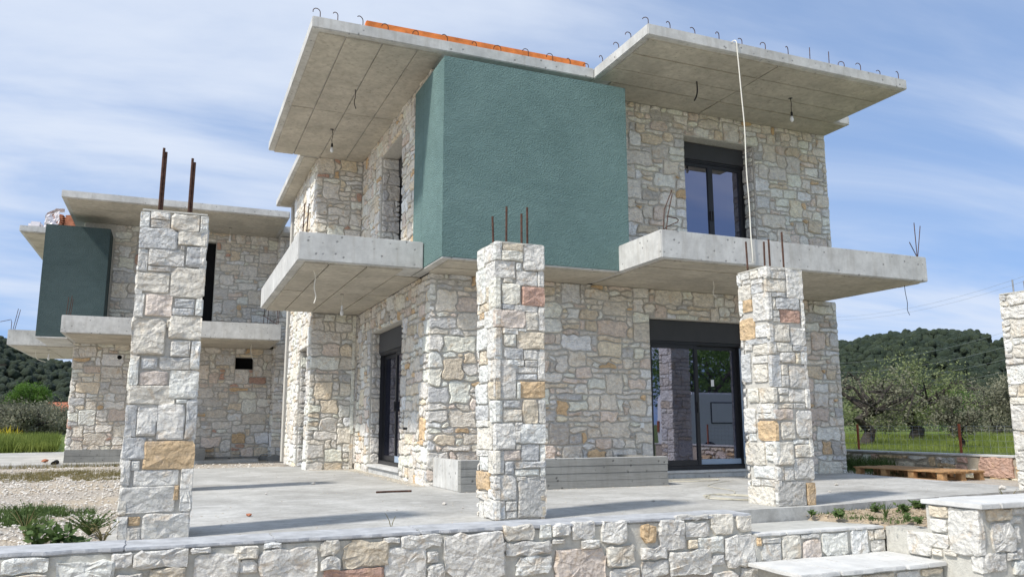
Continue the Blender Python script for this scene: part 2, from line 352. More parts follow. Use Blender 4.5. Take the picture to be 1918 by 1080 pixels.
def pack(F, a0, a1, b0, b1, rng, cell=.105, holes=(), joint=.0135, big=.10, jit=.27):
    U, fu = grid_lines(a0, a1, [h[0] for h in holes]+[h[1] for h in holes], cell*1.10)
    Vv, fv = grid_lines(b0, b1, [h[2] for h in holes]+[h[3] for h in holes], cell*.84)
    nu, nv = len(U)-1, len(Vv)-1; occ = [[False]*nv for _ in range(nu)]
    for i in range(nu):
        for j in range(nv):
            cu, cv = (U[i]+U[i+1])/2, (Vv[j]+Vv[j+1])/2
            if any(h[0] < cu < h[1] and h[2] < cv < h[3] for h in holes): occ[i][j] = True
    W = {}
    for i in range(nu+1):
        for j in range(nv+1):
            ju = 0 if round(U[i], 4) in fu else rng.uniform(-jit, jit)*cell; jv = 0 if round(Vv[j], 4) in fv else rng.uniform(-jit, jit)*cell*.85
            W[i, j] = (U[i]+ju, Vv[j]+jv)
    out = []
    def place(i, j, w_, h_):
        if i+w_ > nu or j+h_ > nv: return False
        if any(occ[i+a][j+b] for a in range(w_) for b in range(h_)): return False
        for a in range(w_):
            for b in range(h_): occ[i+a][j+b] = True
        out.append((i, j, w_, h_)); return True
    for sizes, frac in ((SZ_BIG, big), (SZ_MED, .9), (SZ_SM, 2.0)):
        for _ in range(int(nu*nv*frac)): place(rng.randrange(nu), rng.randrange(nv), *rng.choice(sizes))
    for i in range(nu):
        for j in range(nv):
            if not occ[i][j]: place(i, j, 2, 1) or place(i, j, 1, 1)
    res = []
    for i, j, w_, h_ in out:
        ring = [(i+a, j) for a in range(w_)]+[(i+w_, j+b) for b in range(h_)]+[(i+w_-a, j+h_) for a in range(w_)]+[(i, j+h_-b) for b in range(h_)]
        cs = {(i, j), (i+w_, j), (i+w_, j+h_), (i, j+h_)}; P = []; n = len(ring)
        for k, q in enumerate(ring):
            p = W[q]
            if q in cs:
                a = W[ring[k-1]]; b = W[ring[(k+1) % n]]; t1 = rng.uniform(.06, .34); t2 = rng.uniform(.06, .34)
                P += [(p[0]+(a[0]-p[0])*t1, p[1]+(a[1]-p[1])*t1), (p[0]+(b[0]-p[0])*t2, p[1]+(b[1]-p[1])*t2)]
            else: P.append(p)
        cx = sum(p[0] for p in P)/len(P); cy = sum(p[1] for p in P)/len(P); Q = []
        for x, y in P:
            sx_ = 1 if x > cx else -1; sy_ = 1 if y > cy else -1
            kx = min(joint, abs(x-cx)*.5); ky = min(joint, abs(y-cy)*.5)
            Q.append((x-sx_*kx, y-sy_*ky))
        edge = i == 0 or i+w_ == nu or U[i] in [h[1] for h in holes] or U[i+w_] in [h[0] for h in holes]
        res.append((F, Q, edge))
    return res
class StoneSet:
    """stones of one thing: the largest in the picture become parts, the rest one joined part per wall"""
    def __init__(s, limit=300): s.items = []; s.limit = limit
    def wall(s, parent, stones, rng, mix=MIXF, mixe=MIXE, proud=(.018, .036), rich=False, mat='stone'):
        for F, P, edge in stones:
            code = rng.choice(mixe if edge and rng.random() < .75 else mix)
            s.one(parent, F, P, code, rng, rng.uniform(*proud), rich, mat)
    def one(s, parent, F, P, code, rng, proud, rich=False, mat='stone'):
        V, fs = stone_geo(P, F, proud, rng, rich); c = sum((Vector(v) for v in V), Vector())/len(V)
        x, y, d = proj(c); A = (max(p[0] for p in P)-min(p[0] for p in P))*(max(p[1] for p in P)-min(p[1] for p in P))
        vw = (CAM-c).normalized().dot(F.n)
        score = A*max(vw, 0)/d**2 if d > .3 and -40 < x < 1960 and -40 < y < 1120 else 0
        s.items.append((score, parent, V, fs, tone_of(code, rng, mat == 'stone'), mat))
    def finish(s, name='stone'):
        s.items.sort(key=lambda q: -q[0]); rest = {}
        for k, (scr, par, V, fs, t, mat) in enumerate(s.items):
            if k < s.limit and scr > 0:
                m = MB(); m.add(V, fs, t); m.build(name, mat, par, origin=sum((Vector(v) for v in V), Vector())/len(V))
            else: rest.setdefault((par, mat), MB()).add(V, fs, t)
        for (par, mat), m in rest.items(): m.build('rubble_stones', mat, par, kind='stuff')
def table(s):
    return [(*(int(q)/1000 for q in it.split(',')[:4]), it.split(',')[4]) for it in s.split()]
P1F='5,2366,53,2492,W 59,2437,197,2498,G 63,2372,199,2433,G 208,2365,417,2496,C 425,2360,478,2496,W 2,2199,265,2366,B 265,2245,480,2366,C 290,2204,319,2239,G 6,2017,56,2190,W 62,2070,319,2199,G 334,2073,426,2237,B 433,2079,481,2241,W 65,2026,227,2063,G -1,1858,222,2008,C 234,1825,483,2065,C -3,1656,54,1839,W 66,1671,257,1842,P 274,1744,418,1813,B 261,1685,417,1741,B 428,1688,470,1817,W 0,1368,225,1646,C 227,1587,242,1645,C 244,1500,472,1677,C 267,1362,405,1485,W 418,1266,472,1487,W 2,1136,55,1360,W 68,1260,179,1348,B 195,1259,415,1356,G 64,1138,260,1240,P 277,1038,473,1256,W -6,997,320,1133,C 333,1003,412,1031,W -8,753,64,986,B 68,757,202,982,G 207,728,401,993,G 407,727,475,1026,B -11,584,141,745,B 155,701,177,739,C 126,509,467,716,O -11,394,46,575,W 51,502,109,572,W 73,386,383,501,G 402,194,457,507,W -11,193,367,381,G 357,278,392,384,O -12,-20,55,169,G 60,102,139,166,O 49,-17,152,88,D 155,-16,453,183,G'
P2F='-2,2340,54,2518,W 62,2438,270,2517,T 56,2337,264,2432,C 275,2260,467,2524,W -7,2169,193,2337,G 199,2252,249,2323,W 73,2129,162,2166,C 201,2108,417,2250,G 422,2109,471,2258,W -4,1878,45,2157,W 56,1934,237,2118,C 257,1925,464,2101,R 62,1881,181,1930,B 183,1867,414,1924,G 425,1697,473,1917,W 7,1715,289,1877,P 295,1699,422,1867,C 62,1653,213,1707,W 219,1684,297,1705,W 8,1424,54,1702,W 76,1544,194,1651,C 205,1523,471,1680,T 81,1426,263,1522,B 274,1423,411,1510,G 416,1234,475,1503,W 111,1365,270,1416,W 287,1362,405,1415,G 220,1303,407,1356,G 195,1237,406,1292,B 11,1066,198,1416,G 163,1305,215,1363,G 234,1078,478,1224,O 206,1069,225,1214,W -2,858,62,1045,W 73,989,236,1043,B 70,863,257,967,C 263,848,409,1058,T 421,853,474,1059,G 3,621,183,848,G 189,781,257,853,G 188,676,237,779,G 232,667,475,838,W 194,614,242,654,C 78,523,239,608,P 245,512,418,652,B 431,373,478,656,W 22,405,75,612,G 89,400,169,509,B 177,447,425,506,B 185,384,416,440,W 201,344,293,373,W 20,178,192,391,G 214,16,477,363,D 9,17,88,171,B 94,86,203,165,G 104,20,200,79,G'
P2L='293,2319,477,2519,W 18,2344,286,2511,W 261,1978,473,2312,W 53,2112,255,2338,W 180,1996,246,2115,T 20,1888,169,2171,C 186,1885,455,1965,T 295,1822,408,1878,O 44,1721,280,1888,W 294,1759,460,1819,W 213,1529,451,1734,W -5,1431,205,1712,W 240,1388,410,1513,T 14,1243,174,1420,W 196,1226,408,1381,W 208,1030,458,1208,W 13,1065,187,1223,T 186,879,456,1010,B 185,818,447,873,W 6,858,136,1046,W 93,610,467,811,C 5,616,73,816,W 190,551,443,604,W 196,427,397,546,W -9,406,168,608,C 153,248,462,409,O 10,330,132,378,G 10,276,132,324,W 201,166,445,233,W 3,191,166,263,W -24,7,277,175,W 291,-14,413,132,W'
P3F='47,2473,148,2497,G 154,2479,257,2504,G -1,2383,41,2506,W 47,2388,248,2470,G 253,2172,445,2506,G -6,2239,248,2374,C 48,2181,232,2231,B 54,2046,97,2167,C 103,2052,416,2171,B -14,1925,35,2224,W 153,1911,422,2047,R 52,1968,143,2029,W 57,1914,144,1960,W 445,1868,480,2139,W 19,1705,264,1889,C 275,1672,471,1854,G 84,1600,281,1688,C 299,1607,460,1661,B 22,1569,74,1694,W 119,1480,316,1586,G 330,1476,389,1591,C 398,1467,477,1601,W 4,1224,118,1555,B 128,1346,205,1456,C 228,1210,480,1450,G 124,1226,215,1339,G 74,1147,193,1211,W 78,1066,191,1129,C 203,1063,420,1202,G 427,1001,486,1205,W 30,1002,252,1043,C 262,1000,411,1049,G 29,884,241,988,P 290,691,493,978,G -12,888,21,1020,W 77,678,256,855,C 224,629,429,666,W 37,417,224,653,C 250,493,426,618,C 443,491,505,668,W -14,419,23,661,W 221,270,507,477,G 87,257,208,391,G 31,256,78,407,W 35,1,352,241,D 371,-7,438,228,O 452,-17,500,230,W -34,2,21,247,W'
P3L='425,2375,473,2493,W 282,2418,417,2493,W 140,2411,275,2496,C 11,2395,133,2505,W 277,2370,396,2408,W 72,2342,251,2392,G 68,2241,257,2335,B 271,2190,474,2354,C 420,2041,470,2195,W 267,2058,411,2191,O 21,1938,248,2231,G 241,1750,456,1981,O 16,1754,220,1884,G -14,1691,399,1749,B 298,1632,411,1694,G -13,1567,271,1677,C 333,1288,452,1599,B 57,1479,302,1559,G 74,1281,297,1467,C 229,1065,392,1218,C -28,1059,211,1216,C 38,956,263,1049,G 290,746,455,1005,G 34,889,269,945,W 3,663,264,870,O 304,659,409,735,W 177,405,453,634,C 28,524,157,653,W 36,462,152,513,W 0,276,357,397,W 268,189,400,256,W 36,201,257,260,W 58,-14,441,184,C'
WALL='-4236,-76,-3981,10,W -3939,-143,-3603,-23,W -3624,-81,-3501,17,G -3493,-91,-3161,26,W -3119,-201,-2828,-27,G -3390,-179,-3172,-97,T -2868,-69,-2710,15,C -2823,-163,-2711,-78,G -2700,-235,-2305,-20,G -3590,-162,-3432,-117,G -3148,-16,-3018,23,G -2676,-11,-2556,22,W -4217,-140,-3984,-92,C -2284,-86,-2148,25,C -2127,-176,-1787,4,T -2280,-184,-2144,-92,G -1812,-296,-1507,-63,G -1830,-25,-1709,15,G -1702,-66,-1385,20,W -1495,-178,-1411,-101,G -1495,-313,-1368,-192,W -1355,-336,-869,17,G -2255,-269,-1824,-183,R -884,-62,-626,60,C -571,-54,-468,49,W -459,-45,-303,42,W -862,-174,-471,-70,W -463,-101,-352,-67,W -779,-324,-473,-186,W -279,-83,-83,60,G -200,-154,-36,-92,W -13,-130,217,52,W -441,-401,17,-154,P 36,-316,288,-145,C 57,-431,335,-333,W 363,-144,498,2,O 535,-210,785,36,G 801,-117,1048,1,G 1068,-113,1307,54,C 1349,-99,1507,34,C 824,-211,916,-143,T 930,-263,1194,-130,W 1213,-395,1523,-126,W 358,-275,602,-181,G 633,-428,1051,-227,W 1060,-365,1194,-287,W 353,-412,621,-295,G 1066,-542,1328,-433,G 1359,-560,1539,-410,G 714,24,1049,61,G'
RISE='1534,-226,1575,-159,O 1592,-208,1793,-167,G 1585,-368,1793,-218,W 1805,-360,2019,-158,C 2038,-371,2253,-210,P 2026,-195,2236,-158,G 2269,-365,2574,-158,W 2622,-370,2822,-150,W 2838,-248,2902,-161,C 2914,-245,3091,-157,C 2865,-368,3079,-255,G 3100,-352,3245,-163,W'
PIERL='-5497,-339,-5249,-133,W -5687,-247,-5489,-135,W -5613,-319,-5504,-265,C -5700,15,-5516,109,T -5681,-111,-5519,-4,W -6023,-273,-5706,114,W -5998,-406,-5889,-267,W -5757,-300,-5631,-251,C -5370,-547,-5233,-452,W -5567,-518,-5388,-448,C'
PIERF='3142,15,3439,111,T 3455,56,3611,116,G 3426,-17,3567,35,W 3186,-243,3455,-2,G 3464,-176,3526,-40,W 3070,-402,3328,-252,G 3342,-314,3458,-253,G 3405,-439,3536,-327,W 3466,-317,3545,-229,G'
# ================================================================ setting: ground
def ground_z(x, y):
    d = math.hypot(x-1, y-2)
    z = -.10
    if y < -5.0: z = -.95
    elif x > 7.4 and y < 9: z = -.04
    elif 1.2 < x < 7.4 and y < -3.3: z = -.45
    f = max(0, min(1, (d-16)/12)); f = f*f*(3-2*f)
    if y > -5: z = z*(1-f)+.18*f
    if y < -5 and d > 40: z = -.6
    return z
def make_ground():
    xs = sorted(set([-3000, -900, -300, -120]+[-80+4*i for i in range(41)]+[-12+.5*i for i in range(49)]+[120, 300, 900, 3000]))
    ys = sorted(set([-3000, -900, -300, -100, -60, -40, -25, -15, -9, -6.5, -5.02, -4.9]+[-4.5+.5*i for i in range(60)]+[26+4*i for i in range(16)]+[120, 300, 900, 3000]))
    V = []; fs = []; nx = len(xs)
    for y in ys:
        for x in xs:
            near = abs(x) < 13 and -4.9 < y < 24
            V.append((x, y, ground_z(x, y)+(noise.noise((x*.7, y*.7, 0))*.02 if near else 0)))
    for j in range(len(ys)-1):
        for i in range(nx-1): fs.append((j*nx+i, j*nx+i+1, (j+1)*nx+i+1, (j+1)*nx+i))
    m = MB(); m.add(V, fs); return tag(m.build('ground', 'ground', origin=(0, 0, 0)), kind='structure')
make_ground()
def rough_poly(pts, step=.35, amp=.012, seed=1):
    rng = random.Random(seed); out = []
    for (x0, y0), (x1, y1) in zip(pts, pts[1:]+pts[:1]):
        L = math.hypot(x1-x0, y1-y0); n = max(1, int(L/step))
        for i in range(n):
            t = i/n; o = rng.uniform(-amp, amp) if i else 0
            out.append((x0+(x1-x0)*t-(y1-y0)/L*o, y0+(y1-y0)*t+(x1-x0)/L*o))
    return out
m = MB().prism(rough_poly([(-3.72, -4.56), (1.5, -4.56), (1.5, -4.30), (2.95, -4.28), (7.2, -3.72), (7.53, 0), (7.6, 8.6), (-.4, 8.6), (-.4, 6.5), (-3.15, 6.2), (-3.72, 1.0)]), -.30, 0)
tag(m.build('terrace', 'terrace_concrete'), kind='structure')
tag(MB().prism(rough_poly([(-12.5, 10.15), (-3.3, 10.05), (-3.2, 10.9), (-1.2, 11.0), (-1.2, 20), (-12.5, 20)], seed=4), -.5, -.03).build('house_apron', 'terrace_concrete'), kind='structure')
tag(MB().prism([(1.52, -4.955), (3.045, -4.955), (3.045, -4.31), (1.52, -4.31)], -.6, -.13).build('landing', 'landing_concrete'), kind='structure')
def dirt_bed():
    V = []; fs = []; nx, ny = 60, 26; rng = random.Random(8)
    for j in range(ny+1):
        for i in range(nx+1):
            t = j/ny; y = -5.46+t*(1.72 if True else 0); x = 2.45+(i/nx)*5.2
            yt = -4.30+max(0, x-2.95)*.132-.015          # terrace edge
            y0 = -4.90 if x < 3.06 else -5.46; y = y0+t*(yt-y0)
            lim = 2.50+max(0, min(1, (-4.30-y)/.66))*.52   # border to the landing
            e = max(0, min(1, (x-lim)/.28)); z = -.20+e*.125+noise.noise((x*2.2, y*2.2, 3))*.03+noise.noise((x*9, y*9, 1))*.018
            if x < 3.5 and y < -4.9: z = min(z, -.14+max(0, x-3.3)*.3)
            if y < -5.40: z -= .1
            V.append((x, y, z))
    for j in range(ny):
        for i in range(nx): a = j*(nx+1)+i; fs.append((a, a+1, a+nx+2, a+nx+1))
    m = MB(); m.add(V, fs); return tag(m.build('flower_bed', 'earth'), kind='structure')
dirt_bed()

# ================================================================ main house
H = empty('stone_house', (3.8, 4, 0), 'two storey stone house with raw concrete slabs and a large green plaster bay', 'house')
rng = random.Random(11)
def wall_core(name, F, a0, a1, b0, b1, parent, holes=(), thick=.3, mat='mortar'):
    m = MB(); U = sorted({a0, a1, *[h[0] for h in holes], *[h[1] for h in holes]})
    for p, q in zip(U, U[1:]):
        v = b0
        for h in sorted([h for h in holes if h[0] <= p+1e-6 and h[1] >= q-1e-6], key=lambda h: h[2]):
            if h[2] > v: m.fbox(F, p, q, v, h[2], -thick, 0)
            v = h[3]
        if v < b1: m.fbox(F, p, q, v, b1, -thick, 0)
    return m.build(name, mat, parent)
S = StoneSet(300)
ZE0, ZE1 = 6.15, 6.317
hF0 = [(3.66, 5.55, .0, 2.52)]; hF1 = [(4.457, 5.92, 3.4, 5.71)]
wf0 = wall_core('wall', FF(0), 0, 7.6, 0, 3.0, H, hF0); S.wall(wf0, pack(FF(0), -.025, 7.6, -.03, 3.0, rng, .097, [(3.66, 5.55, -.03, 2.52)]), rng)
wf1 = wall_core('wall', FF(0), 2.0, 7.6, 3.4, ZE0, H, hF1); S.wall(wf1, pack(FF(0), 2.71, 7.6, 3.42, ZE0, rng, .097, [(4.457, 5.92, 3.42, 5.71)]), rng)
hL0 = [(-3.70, -1.48, 0, 2.50)]; hL1 = [(-3.22, -1.69, 3.4, 5.74)]
wl0 = wall_core('wall', FL(0), -4.815, -.3, 0, 3.0, H, hL0); S.wall(wl0, pack(FL(0), -4.80, .0, -.03, 3.0, rng, .097, [(-3.70, -1.48, -.03, 2.50)]), rng)
wl1 = wall_core('wall', FL(0), -4.815, -.3, 3.4, ZE0, H, hL1); S.wall(wl1, pack(FL(0), -4.80, -.0, 3.42, ZE0, rng, .097, [(-3.22, -1.69, 3.42, 5.74)]), rng)
wwf = wall_core('wall', FF(4.815), -.92, -.003, 0, ZE0, H, (), .3); S.wall(wwf, pack(FF(4.815), -.945, -.02, -.03, 2.98, rng, .10)+pack(FF(4.815), -.945, -.02, 3.42, ZE0, rng, .10), rng, MIXS)
hW = [(-6.30, -5.24, 0, 2.36)]
wwl = wall_core('wall', FL(-.92), -8.0, -5.115, 0, ZE0, H, hW); S.wall(wwl, pack(FL(-.92), -8.0, -4.815, -.03, ZE0, rng, .115, [(-6.30, -5.24, -.03, 2.36)]), rng, 'WWWCCCCGT')
# reveals of the openings
S.wall(wf1, pack(FL(5.92), -.30, -.012, 3.42, 5.71, rng, .11), rng, MIXE+'D')
S.wall(wf0, pack(FL(5.55), -.20, -.012, .1, 2.52, rng, .11), rng, MIXE+'D')
S.wall(wl0, pack(FF(3.70), .012, .20, .05, 2.50, rng, .11), rng, 'GGDBC')
S.wall(wl1, pack(FF(3.22), .012, .36, 3.42, 5.74, rng, .12), rng, 'GGDDBT')
S.wall(wwl, pack(FF(6.30), -.905, -.72, 0, 2.36, rng, .11), rng, 'GDGW')
for k, (a, b) in enumerate(((0, .66), (.67, 1.22), (1.24, 1.9), (1.92, 2.45), (2.46, 2.97))):   # upright strip stones in the inner corner
    S.one(wwf, FF(4.795), poly_box(-.135, a, -.075, b, rng, .2, .003, .1), 'C', rng, .03); S.one(wwf, FF(4.795), poly_box(-.068, a+.1, -.012, b+.08, rng, .2, .003, .1), rng.choice('GCB'), rng, .02)
S.finish()
# hidden back walls close the volume
box('wall', 'mortar', 7.3, 7.6, .3, 8.6, 0, ZE0, H, 0); box('wall', 'mortar', -.92, 7.6, 8.605, 8.9, 0, ZE0, H, 0)
box('floor_slab', 'interior', .305, 7.295, .305, 8.6, 3.02, 3.38, H, 0)
# concrete balconies
def slab(name, x0, x1, y0, y1, z0, z1, parent, mat='concrete', bev=.012): return box(name, mat, x0, x1, y0, y1, z0, z1, parent, bev)
def panels(xs, ys, z, parent, th=.022, gap=.010, mat='soffit'):
    for i in range(len(xs)-1):
        for j in range(len(ys)-1):
            o = MB().box(xs[i]+gap, xs[i+1]-gap, ys[j]+gap, ys[j+1]-gap, z-th*(.8+.4*((i*7+j*3) % 4)/4), z+.002).build('soffit_panel', mat, parent)
bl = MB().prism([(-1.9, -.17), (-.165, -.17), (-.165, .464), (-.006, .464), (-.006, 4.80), (-1.9, 4.80)], 3.012, 3.401).build('balcony_slab', 'concrete', H, .012)
panels([-1.80, -1.47, -.955, -.43], [-.08, 2.29, 4.79], 3.012, bl); panels([-.43, -.02], [.47, 2.29, 4.79], 3.012, bl)
br = slab('balcony_slab', 2.535, 7.406, -2.123, -.004, 3.012, 3.401, H)
panels([2.62, 4.78, 7.33], [-2.04, -1.62, -1.08, -.54, -.01], 3.012, br)
bc = slab('bay_floor', -.15, 2.53, -1.005, -.004, 3.012, 3.16, H, 'concrete', .004); slab('bay_floor', -.15, -.006, .002, .46, 3.012, 3.16, H, 'concrete', .004)
panels([-.05, 1.25, 2.52], [-.93, -.47, -.01], 3.012, bc)
# green bay
box('plaster_bay', 'green_plaster', -.157, 2.717, -1.013, -.03, 3.03, 5.864, H, .006)
box('plaster_bay', 'green_plaster', -.157, -.016, -.028, .43, 3.03, 5.864, H, .004)
# roof
ra = slab('roof_slab', -1.9, 2.418, -.58, 4.81, ZE0, ZE1, H)
panels([-1.80, -1.425, -.91, -.40, -.02], [-.48, 2.27, 4.79], ZE0, ra)
rb = slab('roof_slab', 2.42, 7.302, -2.14, -.6, ZE0, ZE1, H)
panels([2.50, 4.76, 7.22], [-2.05, -1.59, -1.07, -.61], ZE0, rb)
rc = slab('roof_slab', 2.42, 7.64, -.598, 8.9, ZE0+.002, ZE1-.003, H)
panels([2.72, 4.76, 7.58], [-.59, -.03], ZE0+.002, rc)
rd = slab('roof_slab', -1.285, 2.418, 4.812, 8.9, ZE0-.02, ZE1-.03, H); panels([-1.22, -.95], [4.83, 8.7], ZE0-.02, rd)
slab('timber_beam', -1.12, 2.40, -.36, -.24, ZE1+.002, 6.515, H, 'timber_orange', .01)
def hook(x, y, z, ang, h=.085, r=.045, parent=H, straight=False, sweep=1.0):
    d = Vector((math.cos(ang), math.sin(ang), 0)); b = Vector((x, y, z)); P = [b-Vector((0, 0, .03)), b+Vector((0, 0, h))]
    if straight: P = [P[0], b+Vector((.006, 0, h+.13))]
    else:
        c = b+Vector((0, 0, h))+d*r
        P += [c+d*(-r*math.cos(t))+Vector((0, 0, r*math.sin(t))) for t in [math.pi*sweep*k/7 for k in range(1, 8)]]
    MB().tube(P, .0062, 5).build('rebar_hook', 'rust', parent)
rg = random.Random(5)
for x in [-1.79, -1.55, -1.2, -.84, -.4, .04, .49, .88, 1.33, 1.74, 2.04, 2.36]: hook(x, -.52, ZE1, math.pi+rg.uniform(-.5, .5), rg.uniform(.05, .1), rg.uniform(.035, .055), ra, False, rg.uniform(.75, 1.1))
for k, x in enumerate([2.47, 2.83, 3.25, 3.67, 4.08, 4.51, 4.94, 5.36, 5.74, 6.05, 6.39, 6.8, 7.2]): hook(x, -2.08, ZE1, math.pi+rg.uniform(-.5, .5), rg.uniform(.05, .1), rg.uniform(.035, .055), rb, k in (7, 8), rg.uniform(.75, 1.1))
for y in (-.76, -1.25, -1.6): hook(2.48, y, ZE1, math.pi+rg.uniform(-.5, .5), .08, .045, rb)
def bars(parent, items, r=.008):
    for P in items: MB().tube(P, r, 6).build('starter_bar', 'rust', parent)
bars(br, [[(2.62, -2.05, 3.39), (2.66, -2.03, 3.7), (2.80, -2.02, 3.99)], [(2.66, -2.06, 3.39), (2.70, -2.05, 3.62), (2.79, -2.04, 3.93)],
          [(2.62, -2.04, 3.41), (2.70, -2.03, 3.47), (2.86, -2.03, 3.545), (2.885, -2.03, 3.575), (2.85, -2.03, 3.60), (2.70, -2.03, 3.61)],
          [(7.30, -2.05, 3.39), (7.295, -2.05, 3.96)], [(7.31, -2.05, 3.40), (7.46, -2.02, 3.93)], [(7.29, -2.06, 3.40), (7.10, -2.1, 3.62)]], .007)
bars(bl, [[(-1.79, -.08, 3.39), (-1.77, -.08, 3.82)], [(-1.83, -.02, 3.39), (-1.82, -.02, 3.83)]])
# doors and windows
def glazing(F, a0, a1, b0, b1, d, parent, name, shutter, sashes, film=None, mat='dark_metal'):
    root = MB(); t = .05
    root.fbox(F, a0, a0+t, b0, b1, d-.08, d); root.fbox(F, a1-t, a1, b0, b1, d-.08, d); root.fbox(F, a0+t, a1-t, b0, b0+.06, d-.08, d-.001); root.fbox(F, a0+t, a1-t, b1-shutter-.05, b1-shutter, d-.08, d-.001)
    fr = root.build(name, mat, parent, .004)
    MB().fbox(F, a0-.001, a1+.001, b1-shutter+.002, b1, d-.10, d+.03).build('shutter_box', 'mid_metal', fr, .006)
    MB().fbox(F, a0+.01, a1-.01, b1-shutter-.03, b1-shutter-.002, d-.06, d+.012).build('shutter_slat', 'dark_metal', fr, .003)
    for k, (p, q, dd) in enumerate(sashes):
        s = MB(); e = .065; z0, z1 = b0+.062, b1-shutter-.052
        s.fbox(F, p, p+e, z0, z1, d+dd-.05, d+dd); s.fbox(F, q-e, q, z0, z1, d+dd-.05, d+dd); s.fbox(F, p+e, q-e, z0, z0+.09, d+dd-.05, d+dd-.001); s.fbox(F, p+e, q-e, z1-.06, z1, d+dd-.05, d+dd-.001)
        s.build('sash', mat, fr, .004)
        MB().fbox(F, p+e-.01, q-e+.01, z0+.08, z1-.05, d+dd-.034, d+dd-.022).build('pane', 'glass', fr)
        hx = q-e*.5 if k == 0 else p+e*.5; MB().fbox(F, hx-.012, hx+.012, z0+.85, z0+1.02, d+dd, d+dd+.03).build('handle', 'mid_metal', fr, .004)
    return fr
dg = glazing(FF(0), 3.665, 5.545, .115, 2.515, -.12, H, 'sliding_door', .34, [(3.71, 4.66, -.01), (4.60, 5.50, -.075)])
MB().fbox(FF(0), 4.67, 5.49, .19, .275, -.19, -.182).build('protective_film', 'film', dg); MB().fbox(FF(0), 5.50, 5.54, .19, 2.1, -.118, -.112).build('protective_film', 'film', dg)
MB().fbox(FF(0), 4.97, 5.03, 1.46, 1.57, -.2165, -.2155).build('paper_label', 'bulb_white', dg)
box('door_sill', 'white_slab', 3.64, 5.57, -.03, .28, .075, .112, H, .006); box('door_step', 'concrete', 3.665, 5.545, -.008, .28, -.02, .072, H, .004)
dw = glazing(FF(0), 4.462, 5.915, 3.43, 5.70, -.26, H, 'balcony_door', .30, [(4.51, 5.19, -.01), (5.17, 5.86, -.012)])
dl = glazing(FL(0), -3.695, -1.485, .15, 2.49, -.17, H, 'sliding_door', .36, [(-3.65, -2.52, -.075), (-2.58, -1.53, -.01)])
MB().fbox(FL(0), -2.50, -1.60, .22, .32, -.178, -.170).build('protective_film', 'film', dl)
box('door_sill', 'white_slab', -.04, .32, 1.485, 3.695, .10, .145, H, .006); box('door_step', 'concrete', .004, .32, 1.485, 3.695, -.02, .098, H, .004)
du = glazing(FL(0), -3.215, -1.695, 3.43, 5.73, -.34, H, 'balcony_door', .34, [(-3.17, -2.40, -.01), (-2.45, -1.74, -.012)])
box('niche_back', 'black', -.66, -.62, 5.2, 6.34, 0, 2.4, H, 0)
o = MB(); o.tube([(4.05, -.012, .62), (4.05, -.03, .62)], .02, 8)
MB().fbox(FF(0), 3.43, 3.50, .78, .86, .0, .024).build('socket_plate', 'bulb_white', wf0, .004)
MB().fbox(FF(4.815), -.36, -.28, .34, .43, .0, .026).build('socket_plate', 'bulb_white', wwf, .004)
MB().tube([(.0, 1.02, .78), (-.09, 1.02, .78)], .02, 8).build('water_pipe', 'dark_metal', wl0)

# ================================================================ planter in front of the house
PL = empty('concrete_planter', (1.55, -1.0, 0), 'long raw board marked concrete planter against the ground floor front wall', 'planter')
for k in range(4):
    z0 = .001+.0965*k; e = .004*((k*5) % 3)
    box('board_band', 'board_concrete', .06, 3.122-e, -1.22+e, -1.10, z0, z0+.095, PL, .003)
    box('board_band', 'board_concrete', 3.0, 3.12-e, -1.098, -.026, z0, z0+.095, PL, .003)
box('planter_wall', 'concrete', -.085+.15, .18, -1.098, -.026, .001, .384, PL, .006)
box('planter_rim', 'concrete', .064, 3.112, -1.212, -1.105, .3855, .394, PL, .002)
box('soil', 'earth', .182, 2.998, -1.096, -.03, .02, .34, PL, 0)

# ================================================================ pillars
PDATA = [(-3.629, P1F, None, 'left'), (-.642, P2F, P2L, ''), (2.485, P3F, P3L, ''), (6.76, None, None, ''), (-3.629, None, None, '')]
PLAB = ['tall pale stone pillar with one large orange stone beside the weedy gravel, pairs of bars on top',
        'pale stone pillar with four bars on top, standing in front of the green bay and planter',
        'pale stone pillar with four bars on top, standing in front of the glazed sliding door',
        'white stone pillar at the terrace end by the rough boundary wall with one grey bar',
        'stone pillar standing on the terrace behind the pillar with the large orange stone']
PY, PWD = -4.19, .47
PYS = [PY, PY, PY, PY, .38]
BARS = [[(.11, .10, .56), (.128, .105, .53), (.33, .10, .5), (.348, .105, .47)], [(.09, .30, .33), (.19, .22, .42), (.30, .10, .33), (.36, .10, .4)],
        [(.05, .36, .36), (.22, .28, .36), (.14, .10, .34), (.33, .10, .44)], [(.12, .12, .2), (.35, .12, .24), (.35, .35, .2), (.12, .35, .2)], [(.1, .1, .3), (.36, .1, .3), (.36, .36, .3), (.1, .36, .3)]]
